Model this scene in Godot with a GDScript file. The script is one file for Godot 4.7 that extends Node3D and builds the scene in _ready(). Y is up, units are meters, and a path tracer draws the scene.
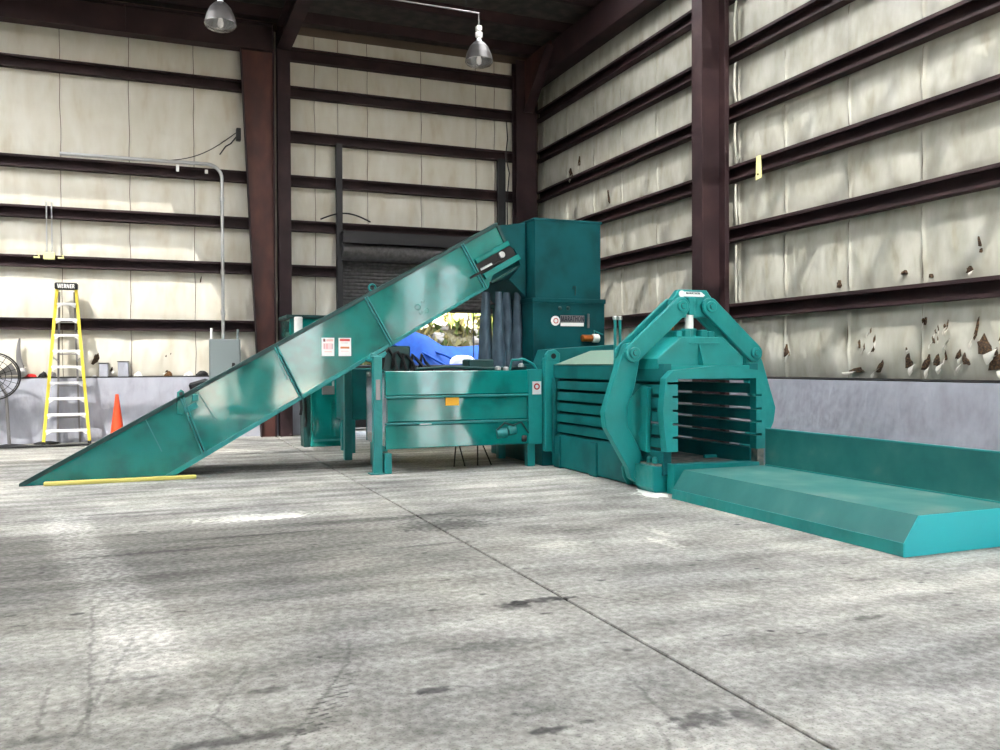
extends Node3D
# A warehouse corner with a teal two-ram baler, its inclined conveyor and its bale tray.
# World: back wall z = -19, right wall x = 8.57, floor y = 0, eye 1.5 m over the origin.

const BACK := -19.0
const RIGHT := 8.57
var rng := RandomNumberGenerator.new()
var used := {}
var M := {}
var wrinkle := FastNoiseLite.new()


func _ready() -> void:
	rng.seed = 7
	make_light()
	make_materials()
	make_floor()
	make_walls()
	make_frames()
	make_door()
	make_conveyor()
	make_baler()
	make_tray()
	make_power_unit()
	make_ladder()
	make_loose()
	make_electrical()
	make_lamps()
	make_outside()
	finish()


func make_light() -> void:
	var cam := Camera3D.new()
	cam.name = "camera"
	cam.keep_aspect = Camera3D.KEEP_HEIGHT
	cam.fov = rad_to_deg(2.0 * atan(375.0 / 867.0))
	cam.near = 0.05
	cam.far = 500.0
	cam.transform = Transform3D(Basis.from_euler(Vector3(-atan(10.5 / 867.0), -atan(350.0 / 867.0), -0.0044)), Vector3(0, 1.5, 0))
	add_child(cam)
	cam.current = true
	var we := WorldEnvironment.new()
	we.name = "environment"
	var e := Environment.new()
	e.background_mode = Environment.BG_SKY
	var sky := Sky.new()
	var sm := ProceduralSkyMaterial.new()
	sm.sky_top_color = rgb(196, 212, 236)
	sm.sky_horizon_color = rgb(246, 246, 244)
	sm.sky_curve = 0.12
	sm.ground_bottom_color = rgb(150, 146, 138)
	sm.ground_horizon_color = rgb(200, 198, 192)
	sm.sky_energy_multiplier = 0.9
	sky.sky_material = sm
	e.sky = sky
	e.tonemap_mode = Environment.TONE_MAPPER_LINEAR
	e.tonemap_exposure = 12.0
	e.sdfgi_enabled = true
	e.ssao_enabled = true
	e.ssil_enabled = true
	we.environment = e
	add_child(we)
	var sun := DirectionalLight3D.new()
	sun.name = "sun"
	sun.light_color = rgb(255, 250, 242)
	sun.light_energy = 3.0
	sun.light_angular_distance = 0.6
	sun.shadow_enabled = true
	sun.basis = Basis.looking_at(Vector3(0.5, -1.0, -0.78).normalized())
	add_child(sun)


const FZ := 3.0
const WIN_A := 0.2
const WIN_B := 2.7
const WIN_H := 4.6
const FRONT := [[1.3, 2.15, 7.8], [3.6, 5.1, 7.8], [7.8, 8.5, 7.8]]
# translucent strips in the roof: x from, x to, z from, z to
const SKYLIGHTS := [[-8.0, -1.6, -16.0, -8.5], [0.3, 1.5, -11.0, 2.0], [5.0, 7.2, -14.6, 2.0]]
const DEEP := 0.17


class MB:
	var v := PackedVector3Array()
	var n := PackedVector3Array()
	var uv := PackedVector2Array()
	var org := Vector3.ZERO

	func _init(o := Vector3.ZERO) -> void:
		org = o

	func tri(a: Vector3, b: Vector3, c: Vector3, hint: Vector3) -> void:
		var k := (c - a).cross(b - a)
		if k.length_squared() < 1e-14:
			return
		k = k.normalized()
		if k.dot(hint) < 0.0:
			var t := b
			b = c
			c = t
			k = -k
		v.append(a - org); v.append(b - org); v.append(c - org)
		for i in 3:
			n.append(k)
			uv.append(Vector2.ZERO)

	func quad(a: Vector3, b: Vector3, c: Vector3, d: Vector3, hint: Vector3) -> void:
		tri(a, b, c, hint)
		tri(a, c, d, hint)

	func stri(a: Vector3, b: Vector3, c: Vector3, na: Vector3, nb: Vector3, nc: Vector3) -> void:
		var k := (c - a).cross(b - a)
		if k.length_squared() < 1e-16:
			return
		if k.dot(na + nb + nc) < 0.0:
			v.append(a - org); v.append(c - org); v.append(b - org)
			n.append(na); n.append(nc); n.append(nb)
		else:
			v.append(a - org); v.append(b - org); v.append(c - org)
			n.append(na); n.append(nb); n.append(nc)
		for i in 3:
			uv.append(Vector2.ZERO)

	# a chamfered box with half sizes h about o, turned by b
	func obox(o: Vector3, h: Vector3, b := Basis.IDENTITY, c := 0.0) -> void:
		c = minf(c, minf(h.x, minf(h.y, h.z)) * 0.45)
		for i in 3:
			var j := (i + 1) % 3
			var k := (i + 2) % 3
			for s in [-1.0, 1.0]:
				var q := []
				for t in [[-1, -1], [1, -1], [1, 1], [-1, 1]]:
					var p := Vector3.ZERO
					p[i] = s * h[i]
					p[j] = t[0] * (h[j] - c)
					p[k] = t[1] * (h[k] - c)
					q.append(o + b * p)
				var d := Vector3.ZERO
				d[i] = s
				quad(q[0], q[1], q[2], q[3], b * d)
			if c <= 0.0:
				continue
			for sj in [-1.0, 1.0]:
				for sk in [-1.0, 1.0]:
					var q := []
					for e in [[-1, 0], [1, 0], [1, 1], [-1, 1]]:
						var p := Vector3.ZERO
						p[i] = e[0] * (h[i] - c)
						p[j] = sj * (h[j] - (c if e[1] == 1 else 0.0))
						p[k] = sk * (h[k] - (c if e[1] == 0 else 0.0))
						q.append(o + b * p)
					var d := Vector3.ZERO
					d[j] = sj
					d[k] = sk
					quad(q[0], q[1], q[2], q[3], b * d)
		if c > 0.0:
			for s in [[-1, -1, -1], [1, -1, -1], [-1, 1, -1], [1, 1, -1], [-1, -1, 1], [1, -1, 1], [-1, 1, 1], [1, 1, 1]]:
				var d := Vector3(s[0], s[1], s[2])
				var a := d * h
				tri(o + b * (a - Vector3(0, d.y, d.z) * c), o + b * (a - Vector3(d.x, 0, d.z) * c), o + b * (a - Vector3(d.x, d.y, 0) * c), b * d)

	func box(x0: float, x1: float, y0: float, y1: float, z0: float, z1: float, c := 0.0) -> void:
		obox(Vector3(x0 + x1, y0 + y1, z0 + z1) * 0.5, Vector3(absf(x1 - x0), absf(y1 - y0), absf(z1 - z0)) * 0.5, Basis.IDENTITY, c)

	# the outline pts in the plane of u and w through o, drawn out along d, its rims bevelled
	func prism(pts: PackedVector2Array, o: Vector3, u: Vector3, w: Vector3, d: Vector3, bev := 0.0) -> void:
		if Geometry2D.is_polygon_clockwise(pts):
			pts = pts.duplicate()
			pts.reverse()
		var c := pts.size()
		var en := []
		for i in c:
			var e := pts[(i + 1) % c] - pts[i]
			en.append(Vector2(e.y, -e.x).normalized())
		if en[0].cross(en[1]) == 0.0 and c < 3:
			return
		# outward for counter-clockwise order in y-up 2D
		var area := 0.0
		for i in c:
			area += pts[i].cross(pts[(i + 1) % c])
		if area < 0.0:
			for i in c:
				en[i] = -en[i]
		var ins := PackedVector2Array()
		for i in c:
			var m: Vector2 = en[i] + en[(i + c - 1) % c]
			var l := maxf(m.length_squared(), 0.4)
			ins.append(pts[i] - m * (2.0 * bev / l))
		var dd := d.normalized() * bev
		var at := func(p: Vector2, k: Vector3) -> Vector3: return o + u * p.x + w * p.y + k
		var rings := [[ins, Vector3.ZERO], [pts, dd], [pts, d - dd], [ins, d]] if bev > 0.0 else [[pts, Vector3.ZERO], [pts, d]]
		for r in rings.size() - 1:
			var a = rings[r]
			var b = rings[r + 1]
			var tilt := Vector3.ZERO
			if bev > 0.0:
				tilt = -d.normalized() if r == 0 else (d.normalized() if r == 2 else Vector3.ZERO)
			for i in c:
				var j := (i + 1) % c
				var hint: Vector3 = u * en[i].x + w * en[i].y + tilt
				quad(at.call(a[0][i], a[1]), at.call(a[0][j], a[1]), at.call(b[0][j], b[1]), at.call(b[0][i], b[1]), hint)
		var t := Geometry2D.triangulate_polygon(ins if bev > 0.0 else pts)
		var cap: PackedVector2Array = ins if bev > 0.0 else pts
		for i in range(0, t.size(), 3):
			tri(at.call(cap[t[i]], Vector3.ZERO), at.call(cap[t[i + 1]], Vector3.ZERO), at.call(cap[t[i + 2]], Vector3.ZERO), -d)
			tri(at.call(cap[t[i]], d), at.call(cap[t[i + 1]], d), at.call(cap[t[i + 2]], d), d)

	# x-y outline, drawn out from z0 to z1
	func plate(p: Array, z0: float, z1: float, bev := 0.0) -> void:
		var q := PackedVector2Array()
		for i in range(0, p.size(), 2):
			q.append(Vector2(p[i], p[i + 1]))
		prism(q, Vector3(0, 0, z0), Vector3.RIGHT, Vector3.UP, Vector3(0, 0, z1 - z0), bev)

	# z-y outline, drawn out from x0 to x1
	func plate_x(p: Array, x0: float, x1: float, bev := 0.0) -> void:
		var q := PackedVector2Array()
		for i in range(0, p.size(), 2):
			q.append(Vector2(p[i], p[i + 1]))
		prism(q, Vector3(x0, 0, 0), Vector3.BACK, Vector3.UP, Vector3(x1 - x0, 0, 0), bev)

	func lathe(p: Array, o: Vector3, axis := Vector3.UP, seg := 20) -> void:
		axis = axis.normalized()
		var s := axis.cross(Vector3.RIGHT if absf(axis.x) < 0.8 else Vector3.UP).normalized()
		var t := axis.cross(s)
		for i in p.size() - 1:
			var a: Vector2 = p[i]
			var b: Vector2 = p[i + 1]
			var e := (b - a)
			if e.length() < 1e-6:
				continue
			var nr := e.y / e.length()
			var na := -e.x / e.length()
			for k in seg:
				var f0 := TAU * k / seg
				var f1 := TAU * (k + 1) / seg
				var r0 := s * cos(f0) + t * sin(f0)
				var r1 := s * cos(f1) + t * sin(f1)
				var n0 := r0 * nr + axis * na
				var n1 := r1 * nr + axis * na
				var q0 := o + r0 * a.x + axis * a.y
				var q1 := o + r1 * a.x + axis * a.y
				var q2 := o + r1 * b.x + axis * b.y
				var q3 := o + r0 * b.x + axis * b.y
				stri(q0, q1, q2, n0, n1, n1)
				stri(q0, q2, q3, n0, n1, n0)

	func cyl(a: Vector3, b: Vector3, r: float, seg := 16, c := 0.0) -> void:
		var h := a.distance_to(b)
		if c > 0.0:
			lathe([Vector2(0, 0), Vector2(r - c, 0), Vector2(r, c), Vector2(r, h - c), Vector2(r - c, h), Vector2(0, h)], a, b - a, seg)
		else:
			lathe([Vector2(0, 0), Vector2(r, 0), Vector2(r, h), Vector2(0, h)], a, b - a, seg)

	func tube(path: Array, r: float, seg := 8) -> void:
		var rings := []
		var side := Vector3.ZERO
		for i in path.size():
			var dir: Vector3 = (path[mini(i + 1, path.size() - 1)] - path[maxi(i - 1, 0)]).normalized()
			if side == Vector3.ZERO:
				side = dir.cross(Vector3.UP if absf(dir.y) < 0.9 else Vector3.RIGHT).normalized()
			side = (side - dir * side.dot(dir)).normalized()
			var up := side.cross(dir)
			var ring := []
			for k in seg:
				var f := TAU * k / seg
				ring.append(side * cos(f) + up * sin(f))
			rings.append(ring)
		for i in path.size() - 1:
			for k in seg:
				var j := (k + 1) % seg
				var a: Vector3 = rings[i][k]
				var b: Vector3 = rings[i][j]
				var c: Vector3 = rings[i + 1][j]
				var d: Vector3 = rings[i + 1][k]
				stri(path[i] + a * r, path[i] + b * r, path[i + 1] + c * r, a, b, c)
				stri(path[i] + a * r, path[i + 1] + c * r, path[i + 1] + d * r, a, c, d)
		for e in [0, path.size() - 1]:
			var out: Vector3 = (path[0] - path[1]) if e == 0 else (path[e] - path[e - 1])
			for k in seg:
				tri(path[e], path[e] + rings[e][k] * r, path[e] + rings[e][(k + 1) % seg] * r, out)

	# a grid of points (rows of equal length) with smooth normals that lean towards hint
	func grid(rows: Array, hint: Vector3, uvs := false) -> void:
		var h := rows.size()
		var w: int = rows[0].size()
		var ns := []
		for i in h:
			var line := []
			for j in w:
				var dx: Vector3 = rows[i][mini(j + 1, w - 1)] - rows[i][maxi(j - 1, 0)]
				var dy: Vector3 = rows[mini(i + 1, h - 1)][j] - rows[maxi(i - 1, 0)][j]
				var k := dx.cross(dy).normalized()
				line.append(k if k.dot(hint) >= 0.0 else -k)
			ns.append(line)
		for i in h - 1:
			for j in w - 1:
				stri(rows[i][j], rows[i][j + 1], rows[i + 1][j + 1], ns[i][j], ns[i][j + 1], ns[i + 1][j + 1])
				stri(rows[i][j], rows[i + 1][j + 1], rows[i + 1][j], ns[i][j], ns[i + 1][j + 1], ns[i + 1][j])

	func mesh() -> ArrayMesh:
		var a := []
		a.resize(Mesh.ARRAY_MAX)
		a[Mesh.ARRAY_VERTEX] = v
		a[Mesh.ARRAY_NORMAL] = n
		a[Mesh.ARRAY_TEX_UV] = uv
		var m := ArrayMesh.new()
		m.add_surface_from_arrays(Mesh.PRIMITIVE_TRIANGLES, a)
		return m


# ---------------------------------------------------------------- naming and placing
func numbered(called: String) -> String:
	used[called] = used.get(called, 0) + 1
	return called if used[called] == 1 else "%s_%03d" % [called, used[called] - 1]


func tag(o: Node3D, label := "", category := "", group := "", kind := "") -> Node3D:
	if label:
		o.set_meta("label", label)
	if category:
		o.set_meta("category", category)
	if group:
		o.set_meta("group", group)
	if kind:
		o.set_meta("kind", kind)
	return o


func base(called: String, at: Vector3, label := "", category := "", group := "", kind := "") -> Node3D:
	var o := Node3D.new()
	o.name = numbered(called)
	o.position = at
	add_child(o)
	return tag(o, label, category, group, kind)


# where a part of p is measured from: the scene's origin less the places of its owners
func origin(p: Node3D) -> Vector3:
	var o := Vector3.ZERO
	var q: Node = p
	while q is Node3D and q != self:
		o += q.position
		q = q.get_parent()
	return o


func put(called: String, b: MB, m: Material, p: Node3D) -> MeshInstance3D:
	var o := MeshInstance3D.new()
	if p == self:
		called = numbered(called)
	else:
		var n: int = p.get_meta("_" + called, 0) if p.has_meta("_" + called) else 0
		p.set_meta("_" + called, n + 1)
		if n > 0:
			called = "%s_%03d" % [called, n]
	o.name = called
	o.mesh = b.mesh()
	o.material_override = null
	o.mesh.surface_set_material(0, m)
	p.add_child(o, true)
	return o


func mb(p: Node3D) -> MB:
	return MB.new(origin(p))


func copy(o: Node3D, at: Vector3, turn := 0.0, label := "") -> Node3D:
	var c: Node3D = o.duplicate()
	c.name = numbered(String(o.name).rstrip("0123456789_"))
	c.position = at
	c.rotation.y = turn
	add_child(c)
	if label:
		c.set_meta("label", label)
	return c


# ---------------------------------------------------------------- materials
func noise_image(sd: int, freq: float, size: int, octaves := 4, kind := FastNoiseLite.TYPE_SIMPLEX_SMOOTH) -> Image:
	var f := FastNoiseLite.new()
	f.seed = sd
	f.noise_type = kind
	f.frequency = freq
	f.fractal_octaves = octaves
	return f.get_seamless_image(size, size)


func ramp_tex(sd: int, freq: float, stops: Array, size := 256, octaves := 4) -> ImageTexture:
	var im := noise_image(sd, freq, size, octaves)
	var g := Gradient.new()
	g.offsets = PackedFloat32Array(stops.map(func(s): return s[0]))
	g.colors = PackedColorArray(stops.map(func(s): return s[1]))
	var lut := []
	for i in 256:
		lut.append(g.sample(i / 255.0))
	var src := im.get_data()
	var dst := PackedByteArray()
	dst.resize(size * size * 3)
	for i in size * size:
		var c: Color = lut[src[i]]
		dst[i * 3] = c.r8
		dst[i * 3 + 1] = c.g8
		dst[i * 3 + 2] = c.b8
	return ImageTexture.create_from_image(Image.create_from_data(size, size, false, Image.FORMAT_RGB8, dst))


func g3(x: float) -> Color:
	return Color(x, x, x)


func normal_tex(sd: int, freq: float, strength: float, size := 256, octaves := 3) -> ImageTexture:
	var im := noise_image(sd, freq, size, octaves)
	im.convert(Image.FORMAT_RGBA8)
	im.bump_map_to_normal_map(strength)
	return ImageTexture.create_from_image(im)


func mat(called: String, c: Color, rough: float, metal := 0.0) -> StandardMaterial3D:
	var m := StandardMaterial3D.new()
	m.resource_name = called
	m.albedo_color = c
	m.roughness = rough
	m.metallic = metal
	M[called] = m
	return m


func worn(m: StandardMaterial3D, t: Texture2D, scale: Vector3) -> StandardMaterial3D:
	m.albedo_texture = t
	m.uv1_triplanar = true
	m.uv1_world_triplanar = true
	m.uv1_scale = scale
	return m


func rgb(r: int, g: int, b: int) -> Color:
	return Color8(r, g, b)


func make_materials() -> void:
	var soft := ramp_tex(11, 0.012, [[0.2, g3(0.82)], [0.5, g3(0.95)], [0.8, g3(1.0)]])
	var rough_t := ramp_tex(12, 0.01, [[0.25, g3(0.5)], [0.55, g3(0.8)], [0.8, g3(1.0)]])
	var sheet := normal_tex(13, 0.006, 2.0, 256, 2)
	var fine := normal_tex(14, 0.08, 4.0, 256, 3)
	# gloss enamel on thin sheet
	var t := worn(mat("teal", rgb(11, 130, 124), 0.14), soft, Vector3(0.5, 0.5, 0.5))
	t.roughness_texture = rough_t
	t.normal_enabled = true
	t.normal_texture = sheet
	t.normal_scale = 0.45
	t.metallic_specular = 0.5
	t.clearcoat_enabled = true
	t.clearcoat = 0.6
	t.clearcoat_roughness = 0.05
	# the same enamel on thick plate
	var tp := worn(mat("teal_plate", rgb(16, 140, 138), 0.42), ramp_tex(15, 0.02, [[0.1, g3(0.9)], [0.55, g3(0.97)], [0.9, g3(1.0)]]), Vector3(0.3, 0.3, 0.3))
	tp.normal_enabled = true
	tp.normal_texture = fine
	tp.normal_scale = 0.12
	# the tray, scuffed by bales
	var td := worn(mat("teal_scuffed", Color.WHITE, 0.5), ramp_tex(16, 0.02, [[0.2, rgb(14, 98, 96)], [0.5, rgb(24, 105, 102)], [0.75, rgb(38, 110, 106)], [0.95, rgb(64, 116, 110)]], 512, 5), Vector3(0.22, 0.22, 0.22))
	worn(mat("teal_aged", rgb(6, 80, 85), 0.62), soft, Vector3(0.4, 0.4, 0.4)).metallic_specular = 0.3  # same teal darkened: the dimmer light around the hopper painted in
	worn(mat("teal_dusty", Color.WHITE, 0.55), ramp_tex(18, 0.02, [[0.1, rgb(40, 114, 110)], [0.5, rgb(62, 122, 117)], [0.9, rgb(96, 134, 126)]], 256, 5), Vector3(0.3, 0.3, 0.3))
	mat("pale_dust", rgb(122, 148, 132), 0.6)  # sky reflection on the cover plate, painted in as a pale tone
	mat("teal_fresh", rgb(24, 164, 168), 0.4)  # same teal brightened: strong front light painted into the tray end plate
	worn(mat("teal_worn", rgb(12, 108, 110), 0.5), soft, Vector3(0.4, 0.4, 0.4)).metallic_specular = 0.4  # same teal darkened: shade of chamber sides, body and tank painted in
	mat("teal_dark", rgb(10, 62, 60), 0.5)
	worn(mat("chamber_steel", Color.WHITE, 0.6), ramp_tex(17, 0.03, [[0.2, rgb(84, 96, 92)], [0.5, rgb(124, 116, 108)], [0.8, rgb(146, 136, 126)]]), Vector3(0.7, 0.7, 0.7))
	var primer := worn(mat("primer", Color.WHITE, 0.62), ramp_tex(21, 0.02, [[0.1, rgb(36, 22, 25)], [0.5, rgb(44, 28, 31)], [0.9, rgb(56, 38, 39)]]), Vector3(0.25, 0.25, 0.25))
	primer.metallic_specular = 0.4
	worn(mat("red_primer", Color.WHITE, 0.6), ramp_tex(22, 0.015, [[0.1, rgb(62, 32, 28)], [0.5, rgb(74, 38, 32)], [0.9, rgb(86, 48, 38)]]), Vector3(0.6, 0.3, 0.6))
	var blanket := worn(mat("blanket", Color.WHITE, 0.55), ramp_tex(23, 0.02, [[0.0, rgb(194, 184, 163)], [0.35, rgb(207, 202, 187)], [0.6, rgb(211, 207, 194)], [1.0, rgb(218, 216, 206)]], 512, 5), Vector3(0.22, 0.07, 0.22))
	blanket.normal_enabled = true
	blanket.normal_texture = normal_tex(24, 0.03, 5.0, 256, 4)
	blanket.normal_scale = 0.25
	var grimy_dim := worn(mat("blanket_grimy", Color.WHITE, 0.55), ramp_tex(35, 0.02, [[0.0, rgb(138, 134, 116)], [0.3, rgb(158, 156, 143)], [0.6, rgb(168, 167, 156)], [1.0, rgb(180, 180, 172)]], 512, 6), Vector3(0.3, 0.12, 0.3))  # grimy facing, its colour darkened further to dim the right wall
	grimy_dim.normal_enabled = true
	grimy_dim.normal_texture = blanket.normal_texture
	grimy_dim.normal_scale = 0.35
	worn(mat("seam_tape", Color.WHITE, 0.5), ramp_tex(25, 0.04, [[0.2, rgb(186, 182, 170)], [0.7, rgb(206, 204, 196)]]), Vector3(0.5, 0.5, 0.5))
	worn(mat("fibreglass", Color.WHITE, 0.95), ramp_tex(26, 0.06, [[0.2, rgb(34, 26, 20)], [0.55, rgb(66, 48, 32)], [0.85, rgb(120, 92, 56)]]), Vector3(2, 2, 2))
	var cast := worn(mat("painted_concrete", Color.WHITE, 0.75), ramp_tex(27, 0.02, [[0.0, rgb(148, 149, 158)], [0.4, rgb(160, 162, 173)], [0.7, rgb(164, 167, 178)], [1.0, rgb(170, 172, 182)]], 512, 5), Vector3(0.3, 0.15, 0.3))
	cast.normal_enabled = true
	cast.normal_texture = fine
	cast.normal_scale = 0.2
	mat("cladding", rgb(96, 82, 70), 0.7)
	worn(mat("roof_deck", Color.WHITE, 0.8), ramp_tex(28, 0.02, [[0.2, rgb(50, 46, 44)], [0.8, rgb(74, 68, 62)]]), Vector3(0.5, 0.5, 0.5))
	mat("shell", rgb(165, 160, 148), 0.8)
	worn(mat("shutter", Color.WHITE, 0.55, 0.2), ramp_tex(29, 0.03, [[0.2, rgb(62, 60, 60)], [0.8, rgb(92, 90, 90)]]), Vector3(1, 1, 1))
	mat("galvanised", rgb(196, 198, 198), 0.35, 0.75)
	mat("aluminium", rgb(240, 240, 240), 0.4, 0.15)
	mat("white_rod", rgb(240, 240, 236), 0.2, 0.3)
	mat("grey_box", rgb(112, 122, 124), 0.5)
	mat("dark_steel", rgb(46, 46, 48), 0.5, 0.5)
	mat("black", rgb(18, 18, 19), 0.55)
	mat("rubber", rgb(26, 26, 27), 0.8)
	worn(mat("rubber_flap", Color.WHITE, 0.5), ramp_tex(31, 0.03, [[0.2, rgb(52, 70, 84)], [0.8, rgb(84, 104, 118)]]), Vector3(1, 0.4, 1))
	mat("yellow", rgb(228, 206, 62), 0.45)
	mat("yellow_paint", rgb(222, 214, 118), 0.6)
	mat("pale_yellow", rgb(226, 222, 156), 0.5)
	mat("safety_orange", rgb(222, 74, 34), 0.5)
	mat("orange_tag", rgb(250, 186, 40), 0.5)
	mat("brass", rgb(176, 98, 42), 0.4, 0.6)
	mat("white", rgb(238, 238, 236), 0.5)
	mat("ink", rgb(34, 34, 52), 0.6)
	mat("red", rgb(196, 36, 34), 0.5)
	mat("brown", rgb(112, 78, 44), 0.8)
	mat("powder", rgb(226, 226, 222), 0.95)
	var blue := worn(mat("blue_tarp", Color.WHITE, 0.6), ramp_tex(32, 0.02, [[0.2, rgb(0, 66, 148)], [0.8, rgb(4, 84, 172)]]), Vector3(0.7, 0.7, 0.7))
	blue.metallic_specular = 0.5
	mat("lamp_grey", rgb(88, 86, 86), 0.4, 0.4)
	mat("pewter", rgb(132, 130, 130), 0.4, 0.5)
	var sk := mat("skylight", rgb(240, 242, 240), 0.6)
	sk.backlight_enabled = true
	sk.backlight = Color(1, 1, 1)
	var sc: StandardMaterial3D = sk.duplicate()
	sc.resource_name = "skylight_clear"
	sc.albedo_color.a = 0.8
	sc.transparency = BaseMaterial3D.TRANSPARENCY_ALPHA
	M["skylight_clear"] = sc
	var lens := mat("lens", Color(0.5, 0.5, 0.5, 0.3), 0.06)
	lens.transparency = BaseMaterial3D.TRANSPARENCY_ALPHA
	var glow := mat("glow", rgb(190, 188, 182), 0.2)
	glow.emission_enabled = true
	glow.emission = rgb(255, 248, 236)
	glow.emission_energy_multiplier = 0.03
	worn(mat("yard", Color.WHITE, 0.95), ramp_tex(33, 0.03, [[0.2, rgb(150, 142, 126)], [0.8, rgb(196, 188, 172)]]), Vector3(0.4, 0.4, 0.4))
	worn(mat("bank", Color.WHITE, 0.95), ramp_tex(34, 0.05, [[0.2, rgb(84, 78, 46)], [0.5, rgb(118, 108, 76)], [0.8, rgb(140, 134, 110)]]), Vector3(0.6, 0.6, 0.6))
	mat("stone", rgb(160, 152, 138), 0.9)
	var dry := mat("dry_leaf", rgb(128, 116, 66), 0.8)
	dry.cull_mode = BaseMaterial3D.CULL_DISABLED
	var green := mat("green_leaf", rgb(84, 98, 38), 0.7)
	green.cull_mode = BaseMaterial3D.CULL_DISABLED


# ---------------------------------------------------------------- the shell
const GIRTS := [2.45, 3.67, 4.63, 5.60, 6.55, 7.51, 8.32]
const GIRT := [0.0, 0.0, 0.17, 0.0, 0.17, 0.04, 0.158, 0.04, 0.158, 0.012, 0.012, 0.012, 0.012, 0.218, 0.158, 0.218, 0.158, 0.185, 0.17, 0.185, 0.17, 0.23, 0.0, 0.23]


func girt(p: Node3D, top: float, along: Vector3, inward: Vector3, a: float, b: float, face: Vector3, deep := 1.0) -> void:
	var g := mb(p)
	var q := PackedVector2Array()
	for i in range(0, GIRT.size(), 2):
		q.append(Vector2(GIRT[i], GIRT[i + 1] * deep - 0.23 * deep))
	g.prism(q, face + Vector3.UP * top + along * a - inward * DEEP, inward, Vector3.UP, along * (b - a), 0.003)
	put("girt", g, M.primer, p)


# how far the insulation swells into the room at height y
func swell(y: float, u: float, width: float, y0: float, sd: float, s: float) -> float:
	var lo := y0
	var hi := 8.7
	for t in GIRTS:
		if t - 0.11 <= y:
			lo = maxf(lo, t - 0.11)
		else:
			hi = minf(hi, t - 0.11)
	var f := clampf((y - lo) / maxf(hi - lo, 0.01), 0.0, 1.0)
	var amp := 0.07 if lo < 1.5 else 0.045
	var h := amp * pow(sin(PI * f), 0.6)
	var edge := minf(u, 1.0 - u) * width
	h *= 0.45 + 0.55 * smoothstep(0.0, 0.3, edge)
	var rag := 2.4 if lo < 1.5 else 1.0
	h += wrinkle.get_noise_3d(s * 3.0, y * 1.1, sd) * 0.012 * rag * sin(PI * f)
	h += wrinkle.get_noise_3d(s * 11.0, y * 2.4, sd + 40.0) * 0.005 * rag * sin(PI * f)
	return h


# how far y lies clear of the girts
func girt_gap(y: float) -> float:
	var d := 9.0
	for t in GIRTS:
		d = minf(d, absf(y - t + 0.115) - 0.15)
	return d


func strip(p: Node3D, a: float, b: float, y0: float, y1: float, along: Vector3, inward: Vector3, face: Vector3, sd: float, ridge: float, m: Material) -> void:
	var us := []
	var w := b - a
	var n := maxi(6, int(w / 0.085))
	for i in n + 1:
		us.append(float(i) / n)
	for e in [0.008, 0.02, 0.034]:
		us.append(e / w)
		us.append(1.0 - e / w)
	us.sort()
	var rows := []
	var steps := int((y1 - y0) / 0.06)
	for i in steps + 1:
		var y := y0 + (y1 - y0) * i / steps
		var row := []
		for u: float in us:
			var s := a + w * u
			var h := swell(y, u, w, y0, sd, s)
			var e := minf(u, 1.0 - u) * w
			h += ridge * (1.0 - smoothstep(0.006, 0.036, e)) * (0.6 + 0.4 * wrinkle.get_noise_2d(y * 2.0, sd * 7.0 + round(u)))
			var bend := wrinkle.get_noise_2d(y * 0.9, 60.0 + round(s * 3.0)) * 0.02 * (1.0 - smoothstep(0.0, 0.2, e))
			h = h if girt_gap(y) > 0.0 else minf(h, 0.015)
			row.append(face - inward * (DEEP + 0.022) + along * (s + bend) + Vector3.UP * y + inward * h)
		rows.append(row)
	var g := mb(p)
	g.grid(rows, inward)
	put("insulation_strip", g, m, p)


# a rip in the insulation: the brown wool behind, and the torn facing curling out of it
func rip(p: Node3D, s: float, y: float, w: float, h: float, along: Vector3, inward: Vector3, face: Vector3, curl: float) -> void:
	var c := face + along * s + Vector3.UP * y - inward * (DEEP - 0.045)
	var g := mb(p)
	var ring := []
	var k := 10
	var lean := rng.randf_range(-0.5, 0.5)
	for i in k:
		var f := TAU * i / k
		var r := rng.randf_range(0.5, 0.95) if i != 2 and i != 6 else rng.randf_range(1.0, 1.35)
		ring.append(c + along * (cos(f) * w * r * 0.5 + sin(f) * h * lean * 0.4) + Vector3.UP * sin(f) * h * r * 0.5 + inward * rng.randf_range(0.0, 0.006))
	for i in k:
		g.tri(c + inward * 0.012, ring[i], ring[(i + 1) % k], inward)
		g.quad(ring[i], ring[(i + 1) % k], ring[(i + 1) % k] - inward * 0.05, ring[i] - inward * 0.05, ring[i] - c)
	put("rip", g, M.fibreglass, p)
	if curl > 0.0:
		var rows := []
		var side := 1.0 if rng.randf() < 0.5 else -1.0
		for i in 6:
			var t := i / 5.0
			var row := []
			for j in 4:
				var q := j / 3.0 - 0.5
				row.append(c + along * (side * w * 0.4 + q * w * (1.0 - 0.6 * t) * 0.9 + side * sin(t * 2.0) * curl * 0.4) + Vector3.UP * (-h * 0.25 - t * h * 0.5 + q * h * 0.3) + inward * (0.008 + sin(t * 2.4) * curl * 0.7))
			rows.append(row)
		var f2 := mb(p)
		f2.grid(rows, inward)
		put("torn_flap", f2, M.seam_tape, p)


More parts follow.
